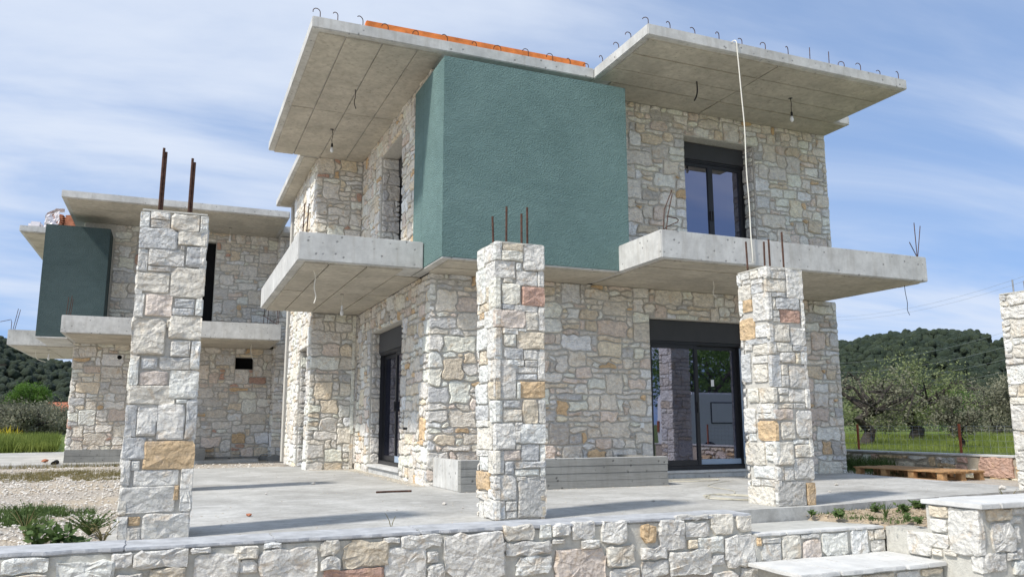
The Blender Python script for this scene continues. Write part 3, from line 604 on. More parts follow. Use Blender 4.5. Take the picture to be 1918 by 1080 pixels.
for k, (px, tf, tl, _) in enumerate(PDATA):
    rng = random.Random(100+k); py = PYS[k]; HT = 2.50 if k != 3 else 2.52
    P = empty('stone_pillar', (px+PWD/2, py+PWD/2, 0), PLAB[k], 'pillar', 'stone pillars of the unfinished pergola')
    core = box('core', 'mortar', px+.012, px+PWD-.012, py+.012, py+PWD-.012, -.02, HT, P, .004)
    st = StoneSet(320)
    fr, lf, rt, bk = Fr((px, py+.006, 0), (1, 0, 0), (0, 0, 1), (0, -1, 0)), Fr((px+.006, py, 0), (0, 1, 0), (0, 0, 1), (-1, 0, 0)), Fr((px+PWD-.006, py, 0), (0, 1, 0), (0, 0, 1), (1, 0, 0)), Fr((px, py+PWD-.006, 0), (1, 0, 0), (0, 0, 1), (0, 1, 0))
    for F, T in ((fr, tf), (lf, tl), (rt, None), (bk, None)):
        if T:
            for a0, b0, a1, b1, c in table(T):
                if a1 < .02 or a0 > PWD-.02: continue
                a0, a1 = max(a0, -.018), min(a1, PWD+.018)
                if a0 < .046: a0 = -.014+rng.uniform(-.004, .004)
                if a1 > PWD-.046: a1 = PWD+.014+rng.uniform(-.004, .004)
                a1 = max(a1, a0+.03)
                st.one(P, F, poly_box(a0, max(b0, -.02), a1, min(b1, HT+.01), rng, .075, .006), c, rng, rng.uniform(.009, .021), True, 'stone_big')
        else: st.wall(P, pack(F, -.012, PWD+.012, -.02, HT+.005, rng, .10, (), .010, .16, .2), rng, MIXP, MIXP, (.009, .021), True, 'stone_big')
    st.finish()
    MB().prism(rough_poly([(px-.004, py-.004), (px+PWD+.004, py-.004), (px+PWD+.004, py+PWD+.004), (px-.004, py+PWD+.004)], .1, .008, k), HT+.001, HT+.016).build('mortar_cap', 'mortar_wall', P)
    for bx, by, bh in BARS[k]:
        q = .004 if k == 0 else rng.uniform(-.012, .012); MB().tube([(px+bx, py+by, HT-.05), (px+bx+q*.5, py+by, HT+bh*.5), (px+bx+q, py+by, HT+bh)], .0105, 7).build('rebar', 'galvanised' if k == 3 else 'rust', P)

# ================================================================ garden wall in front
rng = random.Random(21)
GW = empty('garden_wall', (-1.3, -4.75, -1), 'low pale rubble stone garden wall with blue grey coping running along the terrace front', 'wall')
gcore = box('core', 'mortar_wall', -9.5, 1.52, -4.94, -4.58, -1.2, .022, GW, .01)
st = StoneSet(300); F = FF(-4.945)
for a0, b0, a1, b1, c in table(WALL): st.one(GW, F, poly_box(a0, b0, a1, b1, rng, .06, .013, .45), c, rng, rng.uniform(.016, .036), True, 'stone_big')
st.wall(GW, pack(F, -9.5, -4.25, -.95, .01, rng, .13, (), .018, .14, .3), rng, MIXP, MIXP, (.02, .045), True, 'stone_big')
st.wall(GW, pack(F, -4.2, 1.5, -.98, -.56, rng, .13, (), .018, .14, .3), rng, MIXP, MIXP, (.02, .045), False, 'stone_big')
st.wall(GW, pack(FR(1.515), -4.92, -4.60, -.13, .015, rng, .13, (), .015, .14, .3), rng, MIXP, MIXP, (.015, .03), False, 'stone_big')
st.finish()
x = -9.5; k = 0
while x < 1.5:
    L = min(rng.uniform(.7, 1.3), 1.51-x); L = 1.51-x if 1.51-x-L < .35 else L
    MB().prism(rough_poly([(x+.002, -4.955), (x+L-.002, -4.955), (x+L-.002, -4.565), (x+.002, -4.56)], .07, .016, k), .024, .045+rng.uniform(0, .006)).build('coping_slab', 'coping', GW, .006); x += L; k += 1
# steps beside it
STP = empty('stone_steps', (2.3, -5.3, -.9), 'white stone steps with slab treads between the garden wall and the square pier', 'steps')
box('core', 'mortar_wall', 1.525, 3.04, -5.6, -4.957, -1.1, -.395, STP, 0); box('core', 'mortar_wall', 1.525, 3.04, -6.25, -5.601, -1.1, -.66, STP, 0)
box('core', 'mortar_wall', 1.525, 3.04, -4.975, -4.958, -.394, -.135, STP, 0)
st = StoneSet(200)
for a0, b0, a1, b1, c in table(RISE):
    if a0 < 3.0: st.one(STP, FF(-4.975), poly_box(a0, b0, min(a1, 3.04), b1, rng, .07, .008, .3), c, rng, rng.uniform(.015, .03), True, 'stone_big')
st.wall(STP, pack(FF(-5.60), 1.53, 3.04, -.66, -.40, rng, .12, (), .014, .15, .25), rng, MIXP, MIXP, (.015, .03), True, 'stone_big'); st.finish()
xs = [1.40, 1.83, 2.17, 2.56, 2.80, 3.05]
for a, b in zip(xs, xs[1:]): MB().prism(rough_poly([(a+.004, -5.66+rng.uniform(-.015, .015)), (b-.004, -5.66+rng.uniform(-.015, .015)), (b-.004, -5.0), (a+.004, -5.0)], .1, .012, int(a*100)), -.393, -.358+rng.uniform(-.003, .003)).build('tread_slab', 'white_slab', STP, .006)
for a, b in zip([1.53, 2.1, 2.6], [2.1, 2.6, 3.04]): MB().prism(rough_poly([(a+.004, -6.3), (b-.004, -6.3), (b-.004, -5.63), (a+.004, -5.63)], .1, .012, int(a*90)), -.658, -.62).build('tread_slab', 'white_slab', STP, .006)
a = 1.53
for i, b in enumerate((1.86, 2.25, 2.68, 3.04)):
    MB().prism(rough_poly([(a+.004, -4.995), (b-.004, -4.995), (b-.004, -4.86), (a+.004, -4.86)], .07, .012, i+40), -.149, -.126).build('edge_slab', 'white_slab', STP, .005); a = b
# pier
PR = empty('stone_pier', (3.6, -5.7, -1), 'square white stone pier with thick slab cap beside the steps', 'pier')
box('core', 'mortar_wall', 3.055, 6.2, -5.99, -5.46, -1.2, .118, PR, .01)
box('core', 'mortar_wall', 3.057, 3.5, -5.459, -4.98, -1.2, -.128, PR, .01)
st = StoneSet(200)
FP = Fr((3.06, 0, 0), (0, 1, 0), (0, 0, 1), (-1, 0, 0))
for a0, b0, a1, b1, c in table(PIERL): st.one(PR, FP, poly_box(max(a0, -6.005), b0, a1, b1, rng, .07, .010, .36), c, rng, rng.uniform(.02, .04), True, 'stone_big')
for a0, b0, a1, b1, c in table(PIERF): st.one(PR, FF(-5.985), poly_box(a0, b0, a1, b1, rng, .06, .010, .36), c, rng, rng.uniform(.02, .04), True, 'stone_big')
st.wall(PR, pack(FF(-5.985), 3.60, 6.2, -.95, .11, rng, .13, (), .016, .14, .3), rng, MIXP, MIXP, (.02, .04), False, 'stone_big')
st.wall(PR, pack(FF(-5.985), 3.04, 3.60, -.95, -.45, rng, .13, (), .016, .14, .3), rng, MIXP, MIXP, (.02, .04), False, 'stone_big')
st.finish()
for i, (a, b, c, d) in enumerate(((3.02, 3.26, -6.05, -5.44), (3.262, 3.62, -6.06, -5.43), (3.622, 4.3, -6.05, -5.43), (4.302, 5.2, -6.05, -5.44), (5.202, 6.25, -6.05, -5.44))):
    MB().prism(rough_poly([(a, c), (b, c), (b, d), (a, d)], .09, .012, i+60), .120, .162+.004*(i % 2)).build('cap_slab', 'white_slab', PR, .006)
# ================================================================ neighbouring house
N_ = empty('stone_house', (-3, 13, -.1), 'neighbouring stone house with small dark green bay, behind the weedy gravel yard', 'house')
rng = random.Random(31); S = StoneSet(300)
ZB0, ZB1, ZR0, ZR1 = 2.9, 3.3, 6.05, 6.215
hG = [(-1.83, -1.36, 2.33, 2.65)]; hU = [(-3.95, -2.49, 3.3, 5.78)]
n0 = wall_core('wall', FF(12), -5.7, -.85, -.2, ZB0, N_, hG); S.wall(n0, pack(FF(12), -5.725, -.86, -.05, ZB0, rng, .118, hG), rng, MIXS)
n1 = wall_core('wall', FF(12), -5.7, -.85, ZB1, ZR0, N_, hU); S.wall(n1, pack(FF(12), -5.0, -.86, ZB1+.02, ZR0, rng, .118, [(-3.95, -2.49, ZB1+.02, 5.78)]), rng, MIXS)
n2 = wall_core('wall', FF(11.4), -.85, .9, -.2, 5.95, N_); S.wall(n2, pack(FF(11.4), -.875, .3, -.05, 5.95, rng, .118), rng, 'GGGBBWCD')
n3 = wall_core('wall', FL(-.85), -11.995, -11.70, -.2, 5.95, N_); S.wall(n3, pack(FL(-.85), -11.98, -11.40, -.05, 5.95, rng, .118), rng, 'GGGBCD')
n4 = wall_core('wall', FL(-5.7), -19, -12.3, -.2, ZR0, N_); S.wall(n4, pack(FL(-5.7), -19, -12.0, -.03, ZR0, rng, .16), rng, MIXS)
S.finish()
box('wall', 'mortar', -5.4, .9, 18.7, 19, -.2, ZR0, N_, 0); box('wall', 'mortar', .6, .9, 11.7, 18.7, -.2, ZR0, N_, 0)
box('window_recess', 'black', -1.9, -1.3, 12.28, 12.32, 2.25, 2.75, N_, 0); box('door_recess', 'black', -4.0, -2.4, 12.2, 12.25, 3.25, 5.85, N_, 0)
MB().tube([(-4.66, 11.99, 2.56), (-4.66, 11.955, 2.56)], .055, 12).build('vent_pipe', 'black', n0)
b1 = slab('balcony_slab', -5.76, -.95, 9.52, 11.97, ZB0, ZB1, N_); panels([-5.66, -3.4, -1.03], [9.62, 10.4, 11.2, 11.95], ZB0, b1)
b2 = slab('balcony_slab', -7.39, -5.72, 13.2, 17.6, ZB0, ZB1, N_); panels([-7.30, -6.5, -5.74], [13.28, 15.4, 17.5], ZB0, b2)
r1 = slab('roof_slab', -6.0, -.86, 9.6, 13.78, ZR0, ZR1, N_); panels([-5.9, -3.5, -.95], [9.7, 10.5, 11.3, 11.97], ZR0, r1)
r2 = slab('roof_slab', -7.47, .95, 13.79, 19.2, ZR0, ZR1, N_); panels([-7.38, -6.5, -5.72], [13.9, 16, 18.9], ZR0, r2)
r3 = slab('roof_slab', -.857, 1.1, 10.9, 13.78, ZR0-.09, ZR1-.08, N_)
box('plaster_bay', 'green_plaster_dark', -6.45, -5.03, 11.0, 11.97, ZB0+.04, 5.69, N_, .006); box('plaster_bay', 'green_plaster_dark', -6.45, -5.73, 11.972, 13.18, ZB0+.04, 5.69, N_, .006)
slab('bay_floor', -6.46, -5.77, 10.99, 13.18, ZB0, ZB0+.038, N_)
box('planter_wall', 'board_concrete', -5.62, -2.62, 10.95, 11.06, -.03, .115, N_, .004); box('planter_wall', 'board_concrete', -5.62, -2.62, 10.953, 11.063, .118, .27, N_, .004)
box('planter_wall', 'board_concrete', -2.62, -2.5, 10.95, 11.9, -.03, .27, N_, .004); box('soil', 'earth', -5.6, -2.63, 11.07, 11.9, -.03, .2, N_, 0)
box('foundation', 'board_concrete', -2.48, .9, 11.93, 11.995, -.3, .02, N_, .004); box('foundation', 'board_concrete', -.95, .95, 11.33, 11.39, -.3, .04, N_, .004)
MB().tube([(-5.72, 10.6, .0), (-5.72, 10.1, -.02)], .06, 12).build('drain_pipe', 'black', N_)
MB().tube([(-1.86, 11.90, -.06), (-1.86, 11.99, -.06)], .05, 12).build('drain_pipe', 'black', N_)
MB().tube([(-1.6+.08*t, 11.86-.1*math.sin(t*.6), .06-.16*math.sin(min(t, 7)/7*math.pi)) for t in range(10)], .012, 6).build('conduit', 'galvanised', N_)
bars(b1, [[(-5.68, 9.6, 3.28), (-5.66, 9.6, 3.72)], [(-5.64, 9.64, 3.28), (-5.60, 9.64, 3.76)], [(-5.60, 9.62, 3.28), (-5.57, 9.62, 3.68)], [(-1.06, 9.6, 3.28), (-1.05, 9.6, 3.8)], [(-1.02, 9.66, 3.28), (-1.0, 9.66, 3.8)], [(-1.04, 9.6, 3.3), (-1.40, 9.6, 3.52)], [(-1.2, 11.6, 3.28), (-1.16, 11.6, 4.5)], [(-1.1, 11.6, 3.28), (-1.05, 11.6, 4.45)]])
bars(b2, [[(-7.3, 13.3, 3.28), (-7.22, 13.3, 3.86)], [(-7.26, 13.3, 3.28), (-7.17, 13.3, 3.84)], [(-7.34, 13.3, 3.28), (-7.34, 13.3, 3.5), (-7.36, 13.3, 3.57), (-7.6, 13.3, 3.50)]])
# tile stack wrapped in plastic on its roof
TS = empty('roof_tile_stack', (-6.55, 14.3, ZR1), 'stack of orange clay roof tiles half wrapped in clear plastic on the neighbour roof', 'tile stack')
rng = random.Random(3)
for r in range(9):
    for c in range(2):
        x = -6.62+.32*c+rng.uniform(-.02, .02); z = ZR1+.012+r*.062
        MB().tube([(x, 14.0, z+.02), (x+.02, 14.42, z+.02)], [.15, .14], 10).build('roof_tile', 'clay', TS).scale = (1, 1, .22)
V = []; fs = []
for i in range(9):
    for j in range(9):
        a, b = i/8, j/8; x = -6.92+a*.36; z = ZR1+.02+b*.50*(1-.3*(1-a)); y = 13.96+.1*math.sin(a*7+b*5)*.5+.02*rng.uniform(-1, 1)
        V.append((x+.015*rng.uniform(-1, 1), y, z))
for i in range(8):
    for j in range(8): fs.append((i*9+j, (i+1)*9+j, (i+1)*9+j+1, i*9+j+1))
m = MB(); m.add(V, fs); m.build('plastic_wrap', 'plastic_wrap', TS)
V = [(x+rng.uniform(-.03, .03), y, z+rng.uniform(-.012, .012)) for x, y, z in [(-6.9+.06*i, 14.0+.42*j, ZR1+.40+.2*min(1, i/4)) for i in range(8) for j in range(2)]]
m = MB(); m.add(V, [(i*2, i*2+2, i*2+3, i*2+1) for i in range(7)]); m.build('plastic_wrap', 'plastic_wrap', TS)
box('plastic_bag', 'plastic_wrap', -7.32, -6.98, 14.05, 14.4, ZR1+.002, ZR1+.2, TS, .06)

# ================================================================ hanging things
def hanging_bulb(x, y, z, L, label, bend=.03, wire='white_cable'):
    o = empty('hanging_bulb', (x, y, z), label, 'light bulb', 'bare bulbs hanging from the slabs')
    MB().tube([(x, y, z), (x+bend*.6, y, z-L*.4), (x+bend*.1, y, z-L*.75), (x+bend*.3, y, z-L)], .0055, 5).build('wire', wire, o)
    MB().tube([(x, y, z), (x, y, z-.012)], .035, 10).build('ceiling_rose', 'dark_metal', o)
    e = z-L; MB().tube([(x+bend*.3, y, e), (x+bend*.3, y, e-.07)], .018, 8).build('socket', 'bulb_white' if wire == 'white_cable' else 'black_cable', o)
    b = [(0, .018), (.02, .024), (.05, .033), (.075, .030), (.095, .015), (.1, .003)]
    MB().tube([(x+bend*.3, y, e-.07-t) for t, _ in b], [r for _, r in b], 10).build('bulb', 'bulb_white', o, smooth=True)
hanging_bulb(-.965, 3.12, 6.138, .28, 'bare bulb hanging under the upper left eave near the stone wing', .04, 'black_cable')
hanging_bulb(-.82, 2.39, 3.0, .2, 'bare white bulb hanging under the left balcony')
hanging_bulb(5.763, -1.18, 6.138, .25, 'bare bulb on a dark wire under the right roof overhang', .02, 'black_cable')
hanging_bulb(5.9, -.75, 3.0, .42, 'bare bulb hanging under the right balcony behind the pillar', .01, 'black_cable')
hanging_bulb(-6.55, 14.2, ZB0-.012, .12, 'bare white bulb under the neighbour house side balcony')
hanging_bulb(-2.2, 11.2, ZR0-.012, .22, 'bare white bulb under the neighbour house roof overhang')
def wire(name, pts, r, mat, label, cat='cable', group=None):
    P = [Vector(p) for p in pts]; out = []
    for i in range(len(P)-1):
        p0, p1, p2, p3 = P[max(i-1, 0)], P[i], P[i+1], P[min(i+2, len(P)-1)]
        for k in range(6):
            t = k/6; out.append(.5*((2*p1)+(p2-p0)*t+(2*p0-5*p1+4*p2-p3)*t*t+(3*p1-p0-3*p2+p3)*t**3))
    return tag(MB().tube(out+[P[-1]], r, 6).build(name, mat), label, cat, group)
wire('hanging_cable', [(3.90, -1.95, 6.33), (3.905, -2.15, 6.335), (3.92, -2.165, 6.1), (3.95, -2.165, 5.5), (3.975, -2.165, 5.0), (3.965, -2.17, 4.4), (3.985, -2.165, 3.9), (3.99, -2.16, 3.45), (4.0, -2.16, 3.2), (4.02, -2.14, 3.05)], .0085, 'white_cable', 'long white cable hanging from the right roof edge down over the balcony')
wire('hanging_wire', [(-1.60, .42, 3.0), (-1.57, .42, 2.9), (-1.58, .42, 2.75), (-1.555, .42, 2.62), (-1.58, .40, 2.52)], .008, 'white_cable', 'short pale wire dangling from the left balcony underside', group='short wires hanging from the soffits')
wire('hanging_wire', [(-.94, 1.2, 6.14), (-.935, 1.2, 6.02), (-.95, 1.2, 5.9), (-.92, 1.2, 5.8)], .006, 'black_cable', 'short dark wire dangling from the upper left eave beside the stone wall', group='short wires hanging from the soffits')
wire('hanging_wire', [(3.94, -1.14, 6.14), (3.945, -1.14, 6.0), (3.93, -1.14, 5.9), (3.88, -1.14, 5.8)], .012, 'black_cable', 'short dark cable end sticking out of the right roof underside', group='short wires hanging from the soffits')
wire('hanging_wire', [(4.19, -1.0, 3.0), (4.20, -1.0, 2.9), (4.18, -1.0, 2.8), (4.25, -.98, 2.74)], .007, 'white_cable', 'short pale wire dangling above the sliding door', group='short wires hanging from the soffits')
wire('hanging_wire', [(7.23, -1.83, 3.0), (7.235, -1.83, 2.88), (7.26, -1.83, 2.72), (7.25, -1.83, 2.6), (7.29, -1.83, 2.52)], .005, 'black_cable', 'thin dark wire dangling from the right balcony end', group='short wires hanging from the soffits')
wire('hanging_wire', [(-1.55, 10.6, ZB0), (-1.56, 10.6, 2.7), (-1.50, 10.6, 2.5), (-1.40, 10.6, 2.42)], .008, 'white_cable', 'pale wire dangling from the neighbour balcony end', group='short wires hanging from the soffits')
wire('hanging_wire', [(-6.85, 14.2, ZB0), (-6.86, 14.2, 2.75), (-6.80, 14.2, 2.62), (-6.6, 14.2, 2.55)], .009, 'white_cable', 'pale curved wire dangling from the neighbour side balcony', group='short wires hanging from the soffits')
# loose cable coils on the terrace
rng = random.Random(9)
def coil(cx, cy, rx, ry, n, label):
    P = []
    for k in range(n*14): t = k/14*2*math.pi; q = rng.uniform(.86, 1.1); P.append((cx+rx*q*math.cos(t)+.03*rng.uniform(-1, 1), cy+ry*q*math.sin(t), .008+.004*(k//14)))
    wire('cable_coil', P, .004, 'yellow_cable', label)
coil(2.66, -3.2, .28, .36, 4, 'loose coil of pale yellow cable on the terrace beside the pillar by the sliding door')
coil(3.95, -.62, .45, .2, 2, 'pale yellow cable strewn on the floor in front of the sliding door')
wire('floor_cable', [(2.9, -2.9, .006), (3.3, -2.4, .006), (3.5, -1.6, .006), (4.2, -1.0, .006), (4.9, -.6, .006), (5.2, -.3, .1), (5.25, -.2, .3)], .004, 'yellow_cable', 'pale thin cable running from the coil to the sliding door')
tag(MB().tube([(-.92, -.85, .012), (-.72, -.82, .012), (-.52, -.84, .012), (-.47, -.86, .014)], .013, 6).build('steel_offcut', 'rust'), 'short dark steel offcut lying on the terrace floor', 'steel bar')
def crumb(x, y, s, mat, label, z=0): 
    r = random.Random(int(x*1000)); bm = bmesh.new(); bmesh.ops.create_icosphere(bm, subdivisions=1, radius=s)
    m = MB(); m.add([(x+v.co.x*r.uniform(.7, 1.3), y+v.co.y*r.uniform(.7, 1.3), z+s*.5+v.co.z*r.uniform(.4, .7)) for v in bm.verts], [[v.index for v in f.verts] for f in bm.faces]); bm.free()
    return m
for i, (x, y, s) in enumerate([(-2.6, -2.9, .03), (-.6, -2.6, .025), (-.55, -3.05, .012), (.4, -2.2, .02), (1.6, -3.2, .02), (5.2, -2.2, .03), (4.3, -3.0, .02), (-2.2, -.5, .02), (-1.4, 1.0, .03), (6.6, -3.6, .05)]):
    tag(crumb(x, y, s, 'pebble', '').build('stone_chip', 'clay' if i in (0,) else 'pebble'), 'small stone chip lying on the terrace' if i else 'small orange clay chip lying on the terrace beside the pillar with the large orange stone', 'stone chip', 'stone chips on the terrace' if i else None)
tag(crumb(-6.05, 11.4, .085, 'clay', '', -.03).build('broken_brick', 'clay'), 'broken orange brick lying on the concrete apron of the neighbour house', 'brick')

# ================================================================ right boundary: wall, fence, pallet
BW = empty('boundary_wall', (9.2, 0, -.3), 'rough brown rubble boundary wall with big rusty red stone behind the terrace', 'wall')
box('core', 'mortar_brown', 9.02, 9.32, -8, 9, -.5, .30, BW, .01)
rng = random.Random(17); st = StoneSet(300); F = FL(9.02)
for y0, z0, w_, c, y1, z1 in ((-2.05, -.02, 0, 'R', -1.45, .30), (-2.42, .0, 0, 'O', -2.1, .24), (-1.22, .02, 0, 'R', -1.02, .16), (-1.24, .19, 0, 'R', -1.06, .28), (.6, .17, 0, 'R', .78, .27), (-2.75, -.06, 0, 'T', -2.45, .1)):
    st.one(BW, F, poly_box(-y1, z0, -y0, z1, rng, .07, .015, .5), c, rng, .04, True, 'stone_big')
st.wall(BW, [q for q in pack(F, -9, 6, -.3, .29, rng, .125, (), .026, .10, .3) if not (1.0 < sum(p[0] for p in q[1])/len(q[1]) < 2.5 and sum(p[1] for p in q[1])/len(q[1]) > -.05)], rng, 'TTTTTCTOOPTO', 'TTCTOO', (.02, .045), True, 'stone_big')
for y0, y1, z0, z1 in ((-1.4, -1.28, .0, .1), (-1.0, -.78, .0, .12), (-1.0, -.75, .14, .26), (-2.42, -2.15, .05+.2, .29)):
    st.one(BW, F, poly_box(-y1, z0, -y0, z1, rng, .07, .015, .5), rng.choice('TCD'), rng, .03, True, 'stone_big')
st.finish()
y = -8.0; k = 0
while y < 9:
    L = rng.uniform(.9, 1.5); MB().prism(rough_poly([(8.99, y+.004), (9.34, y+.004), (9.34, y+L-.004), (8.99, y+L-.004)], .15, .012, k), .302, .332).build('coping_slab', 'concrete', BW, .004); y += L; k += 1
FN = empty('wire_fence', (9.42, 1, -.1), 'low wire mesh fence on rusty red posts behind the boundary wall', 'fence')
for y in (-6, -3.4, -.82, 1.47, 4.0, 6.5): box('post', 'rust_red', 9.40, 9.435, y-.018, y+.018, -.2, .835, FN, .004)
m = MB()
for z in (.36, .46, .56, .66, .74, .80): m.tube([(9.42, -6, z), (9.42, -.82, z-.008), (9.42, 6.5, z)], .0022, 3, False)
y = -6
while y < 6.5: m.tube([(9.42, y, .3), (9.42, y, .80)], .0018, 3, False); y += .14
m.build('wire_mesh', 'galvanised', FN)
PA = empty('wooden_pallet', (8.1, -1.05, -.08), 'weathered wooden pallet lying along the terrace edge below the boundary wall', 'pallet')
py0, py1 = -1.92, -.18
for x in (7.60, 8.0, 8.4): box('runner', 'pallet_wood', x, x+.1, py0, py1, -.035, -.012, PA, .003)
for x in (7.602, 8.002, 8.402):
    for t in range(4): yy = py0+.01+t*(py1-py0-.13)/3; box('block', 'pallet_wood', x, x+.096, yy, yy+.11, -.011, .075, PA, .004)
for t in range(4): yy = py0+t*(py1-py0-.11)/3; box('stringer', 'pallet_wood', 7.60, 8.52, yy, yy+.11, .076, .095, PA, .003)
for t in range(7): xx = 7.585+t*.133; box('deck_board', 'pallet_wood', xx, xx+.1, py0-.02, py1+.02, .096, .115+.003*(t % 3), PA, .003)

# ================================================================ vegetation
def leaf_cloud(m, centres, per, spread, size, rng, up=.0, elong=2.2):
    V = []; fs = []
    for (cx, cy, cz, s) in centres:
        for _ in range(per):
            d = Vector((rng.gauss(0, 1), rng.gauss(0, 1), rng.gauss(0, .8)))*spread*s*.55; c = Vector((cx, cy, cz))+d
            a = Vector((rng.gauss(0, 1), rng.gauss(0, 1), rng.gauss(up, 1))).normalized(); b = a.orthogonal().normalized()
            b = (b*math.cos(q := rng.uniform(0, 6.28))+a.cross(b)*math.sin(q)); L = size*rng.uniform(.7, 1.4)
            k = len(V); V += [c-a*L*.5*elong, c+b*L*.5, c+a*L*.5*elong, c-b*L*.5]; fs.append((k, k+1, k+2, k+3))
    m.add(V, fs)
def make_tree(name, loc, h, r, seed, leafmat, label, group=None, trunk_h=.32, trunk_r=.28, clumps=95, per=95, size=.05, squash=.75, crooked=.35, cat='tree', elong=2.2, branch=9):
    rng = random.Random(seed); x0, y0, z0 = loc; T = empty(name, loc, label, cat, group)
    m = MB(); top = Vector((x0+rng.uniform(-.3, .3)*crooked, y0, z0+h*trunk_h))
    P = [Vector(loc)-Vector((0, 0, .1)), Vector((x0+crooked*.2, y0, z0+h*trunk_h*.4)), Vector((x0-crooked*.15, y0+.05, z0+h*trunk_h*.75)), top]
    m.tube(P, [trunk_r*1.25, trunk_r, trunk_r*.85, trunk_r*.7], 9)
    cen = []; cc = Vector((x0, y0, z0+h-r*squash))
    for k in range(branch):
        a = 2*math.pi*k/branch+rng.uniform(-.3, .3); e = cc+Vector((math.cos(a)*r*.72, math.sin(a)*r*.72, rng.uniform(-.35, .6)*r*squash)); mid = top.lerp(e, .5)+Vector((rng.uniform(-1, 1), rng.uniform(-1, 1), rng.uniform(-.2, .8)))*crooked*.7
        m.tube([top-Vector((0, 0, .1)), top.lerp(mid, .5)+Vector((rng.uniform(-.2, .2), rng.uniform(-.2, .2), 0))*crooked, mid, mid.lerp(e, .5)+Vector((rng.uniform(-.3, .3), 0, rng.uniform(-.3, .3)))*crooked, e], [trunk_r*.45, trunk_r*.36, trunk_r*.24, trunk_r*.14, .012], 6)
        for _ in range(2):
            e2 = e+Vector((rng.uniform(-1, 1), rng.uniform(-1, 1), rng.uniform(-.6, .8)))*r*.35; m.tube([mid, mid.lerp(e2, .5)+Vector((0, 0, rng.uniform(-.2, .3))), e2], [trunk_r*.16, trunk_r*.09, .008], 5)
    m.build('trunk', 'bark', T)
    while len(cen) < clumps:
        d = Vector((rng.uniform(-1, 1), rng.uniform(-1, 1), rng.uniform(-1, 1)))
        if not .3 < d.length < 1: continue
        n = noise.noise(d*1.6+Vector((seed, 0, 0)))
        if n < -.08: continue
        k = (.82+.55*n); cen.append((cc.x+d.x*r*k, cc.y+d.y*r*k, cc.z+d.z*r*squash*k, rng.uniform(.6, 1.3)))
    m = MB(); leaf_cloud(m, cen, per, r*.24, size, rng, 0, elong); m.build('crown', leafmat, T)
    return T
def at(px, dist, z):
    """ground point seen at picture column px, dist metres away"""
    d = cF+cR*((px-959)/FPX); d.z = 0; d.normalize(); p = Vector((CAM.x, CAM.y, 0))+d*dist; return (p.x, p.y, z)
OG = 'olive trees in the field beyond the fence'
make_tree('olive_tree', at(1690, 36, .17), 3.25, 2.3, 1, 'olive_leaf_light', 'broad olive tree with thick dark trunk behind the two red fence posts', OG, .34, .26, 95, 60, .050, .62, 1.0, branch=11)
make_tree('olive_tree', at(1600, 31, .17), 2.75, 1.9, 2, 'olive_leaf', 'grey olive tree with crooked bare limbs beside the house corner', OG, .40, .2, 60, 50, .048, .66, 1.3)
make_tree('olive_tree', at(1838, 52, .17), 3.2, 3.0, 3, 'olive_leaf', 'wide sparse olive tree with twisted dark limbs near the terrace end pillar', OG, .36, .24, 75, 50, .055, .55, 1.4)
make_tree('olive_tree', at(1905, 44, .17), 3.0, 2.4, 6, 'olive_leaf', 'olive tree partly hidden by the terrace end pillar', OG, .3, .3, 110, 80, .06, .6, 1.0)
make_tree('olive_tree', at(1762, 58, .17), 3.0, 2.0, 7, 'green_leaf', 'bright green bushy tree standing between the grey olives', None, .2, .25, 90, 80, .07, .6, .5, elong=1.3)
make_tree('olive_tree', at(1800, 80, .17), 3.4, 5, 8, 'olive_leaf', 'distant pale olive tree behind the wide sparse olive', OG, .3, .3, 110, 80, .1, .55, .6)
make_tree('olive_tree', at(1640, 80, .17), 4.4, 5, 9, 'olive_leaf_light', 'distant olive tree behind the broad thick trunked olive', OG, .3, .3, 110, 80, .1, .55, .6)
make_tree('olive_tree', at(1960, 70, .17), 3.6, 5, 12, 'olive_leaf', 'distant olive tree behind the terrace end pillar', OG, .3, .3, 110, 80, .1, .55, .6)
make_tree('olive_tree', at(1775, 27, .17), 1.5, .75, 13, 'olive_leaf', 'small young olive shrub in the grass beyond the fence', OG, .3, .06, 40, 70, .04, .8, .2)
LG = 'olive trees behind the neighbour yard'
for i, (px, d, h, r) in enumerate(((20, 64, 2.1, 2.6), (78, 58, 1.9, 2.0), (105, 70, 2.3, 2.8), (-60, 66, 2.3, 3.0), (-20, 82, 3.0, 3.6), (130, 80, 2.6, 3.2), (50, 84, 2.8, 3.4))):
    make_tree('olive_tree', at(px, d, .17), h, r, 40+i, 'olive_leaf', ('low grey olive tree just behind the tall grass bank', 'small grey olive tree right beside the neighbour house corner', 'olive tree between the small corner olive and the red roof', 'tall grey olive tree by the utility pole', 'far olive tree behind the utility pole', 'far olive tree in front of the red tiled roof', 'far olive tree below the round bright green tree')[i], LG, .3, .22, 110, 80, .075, .5, .8)
make_tree('walnut_tree', at(72, 85, .17), 4.5, 1.75, 60, 'green_leaf', 'round bright green leafy tree above the olive grove on the house side', None, .3, .2, 130, 90, .085, .75, .5, elong=1.2)
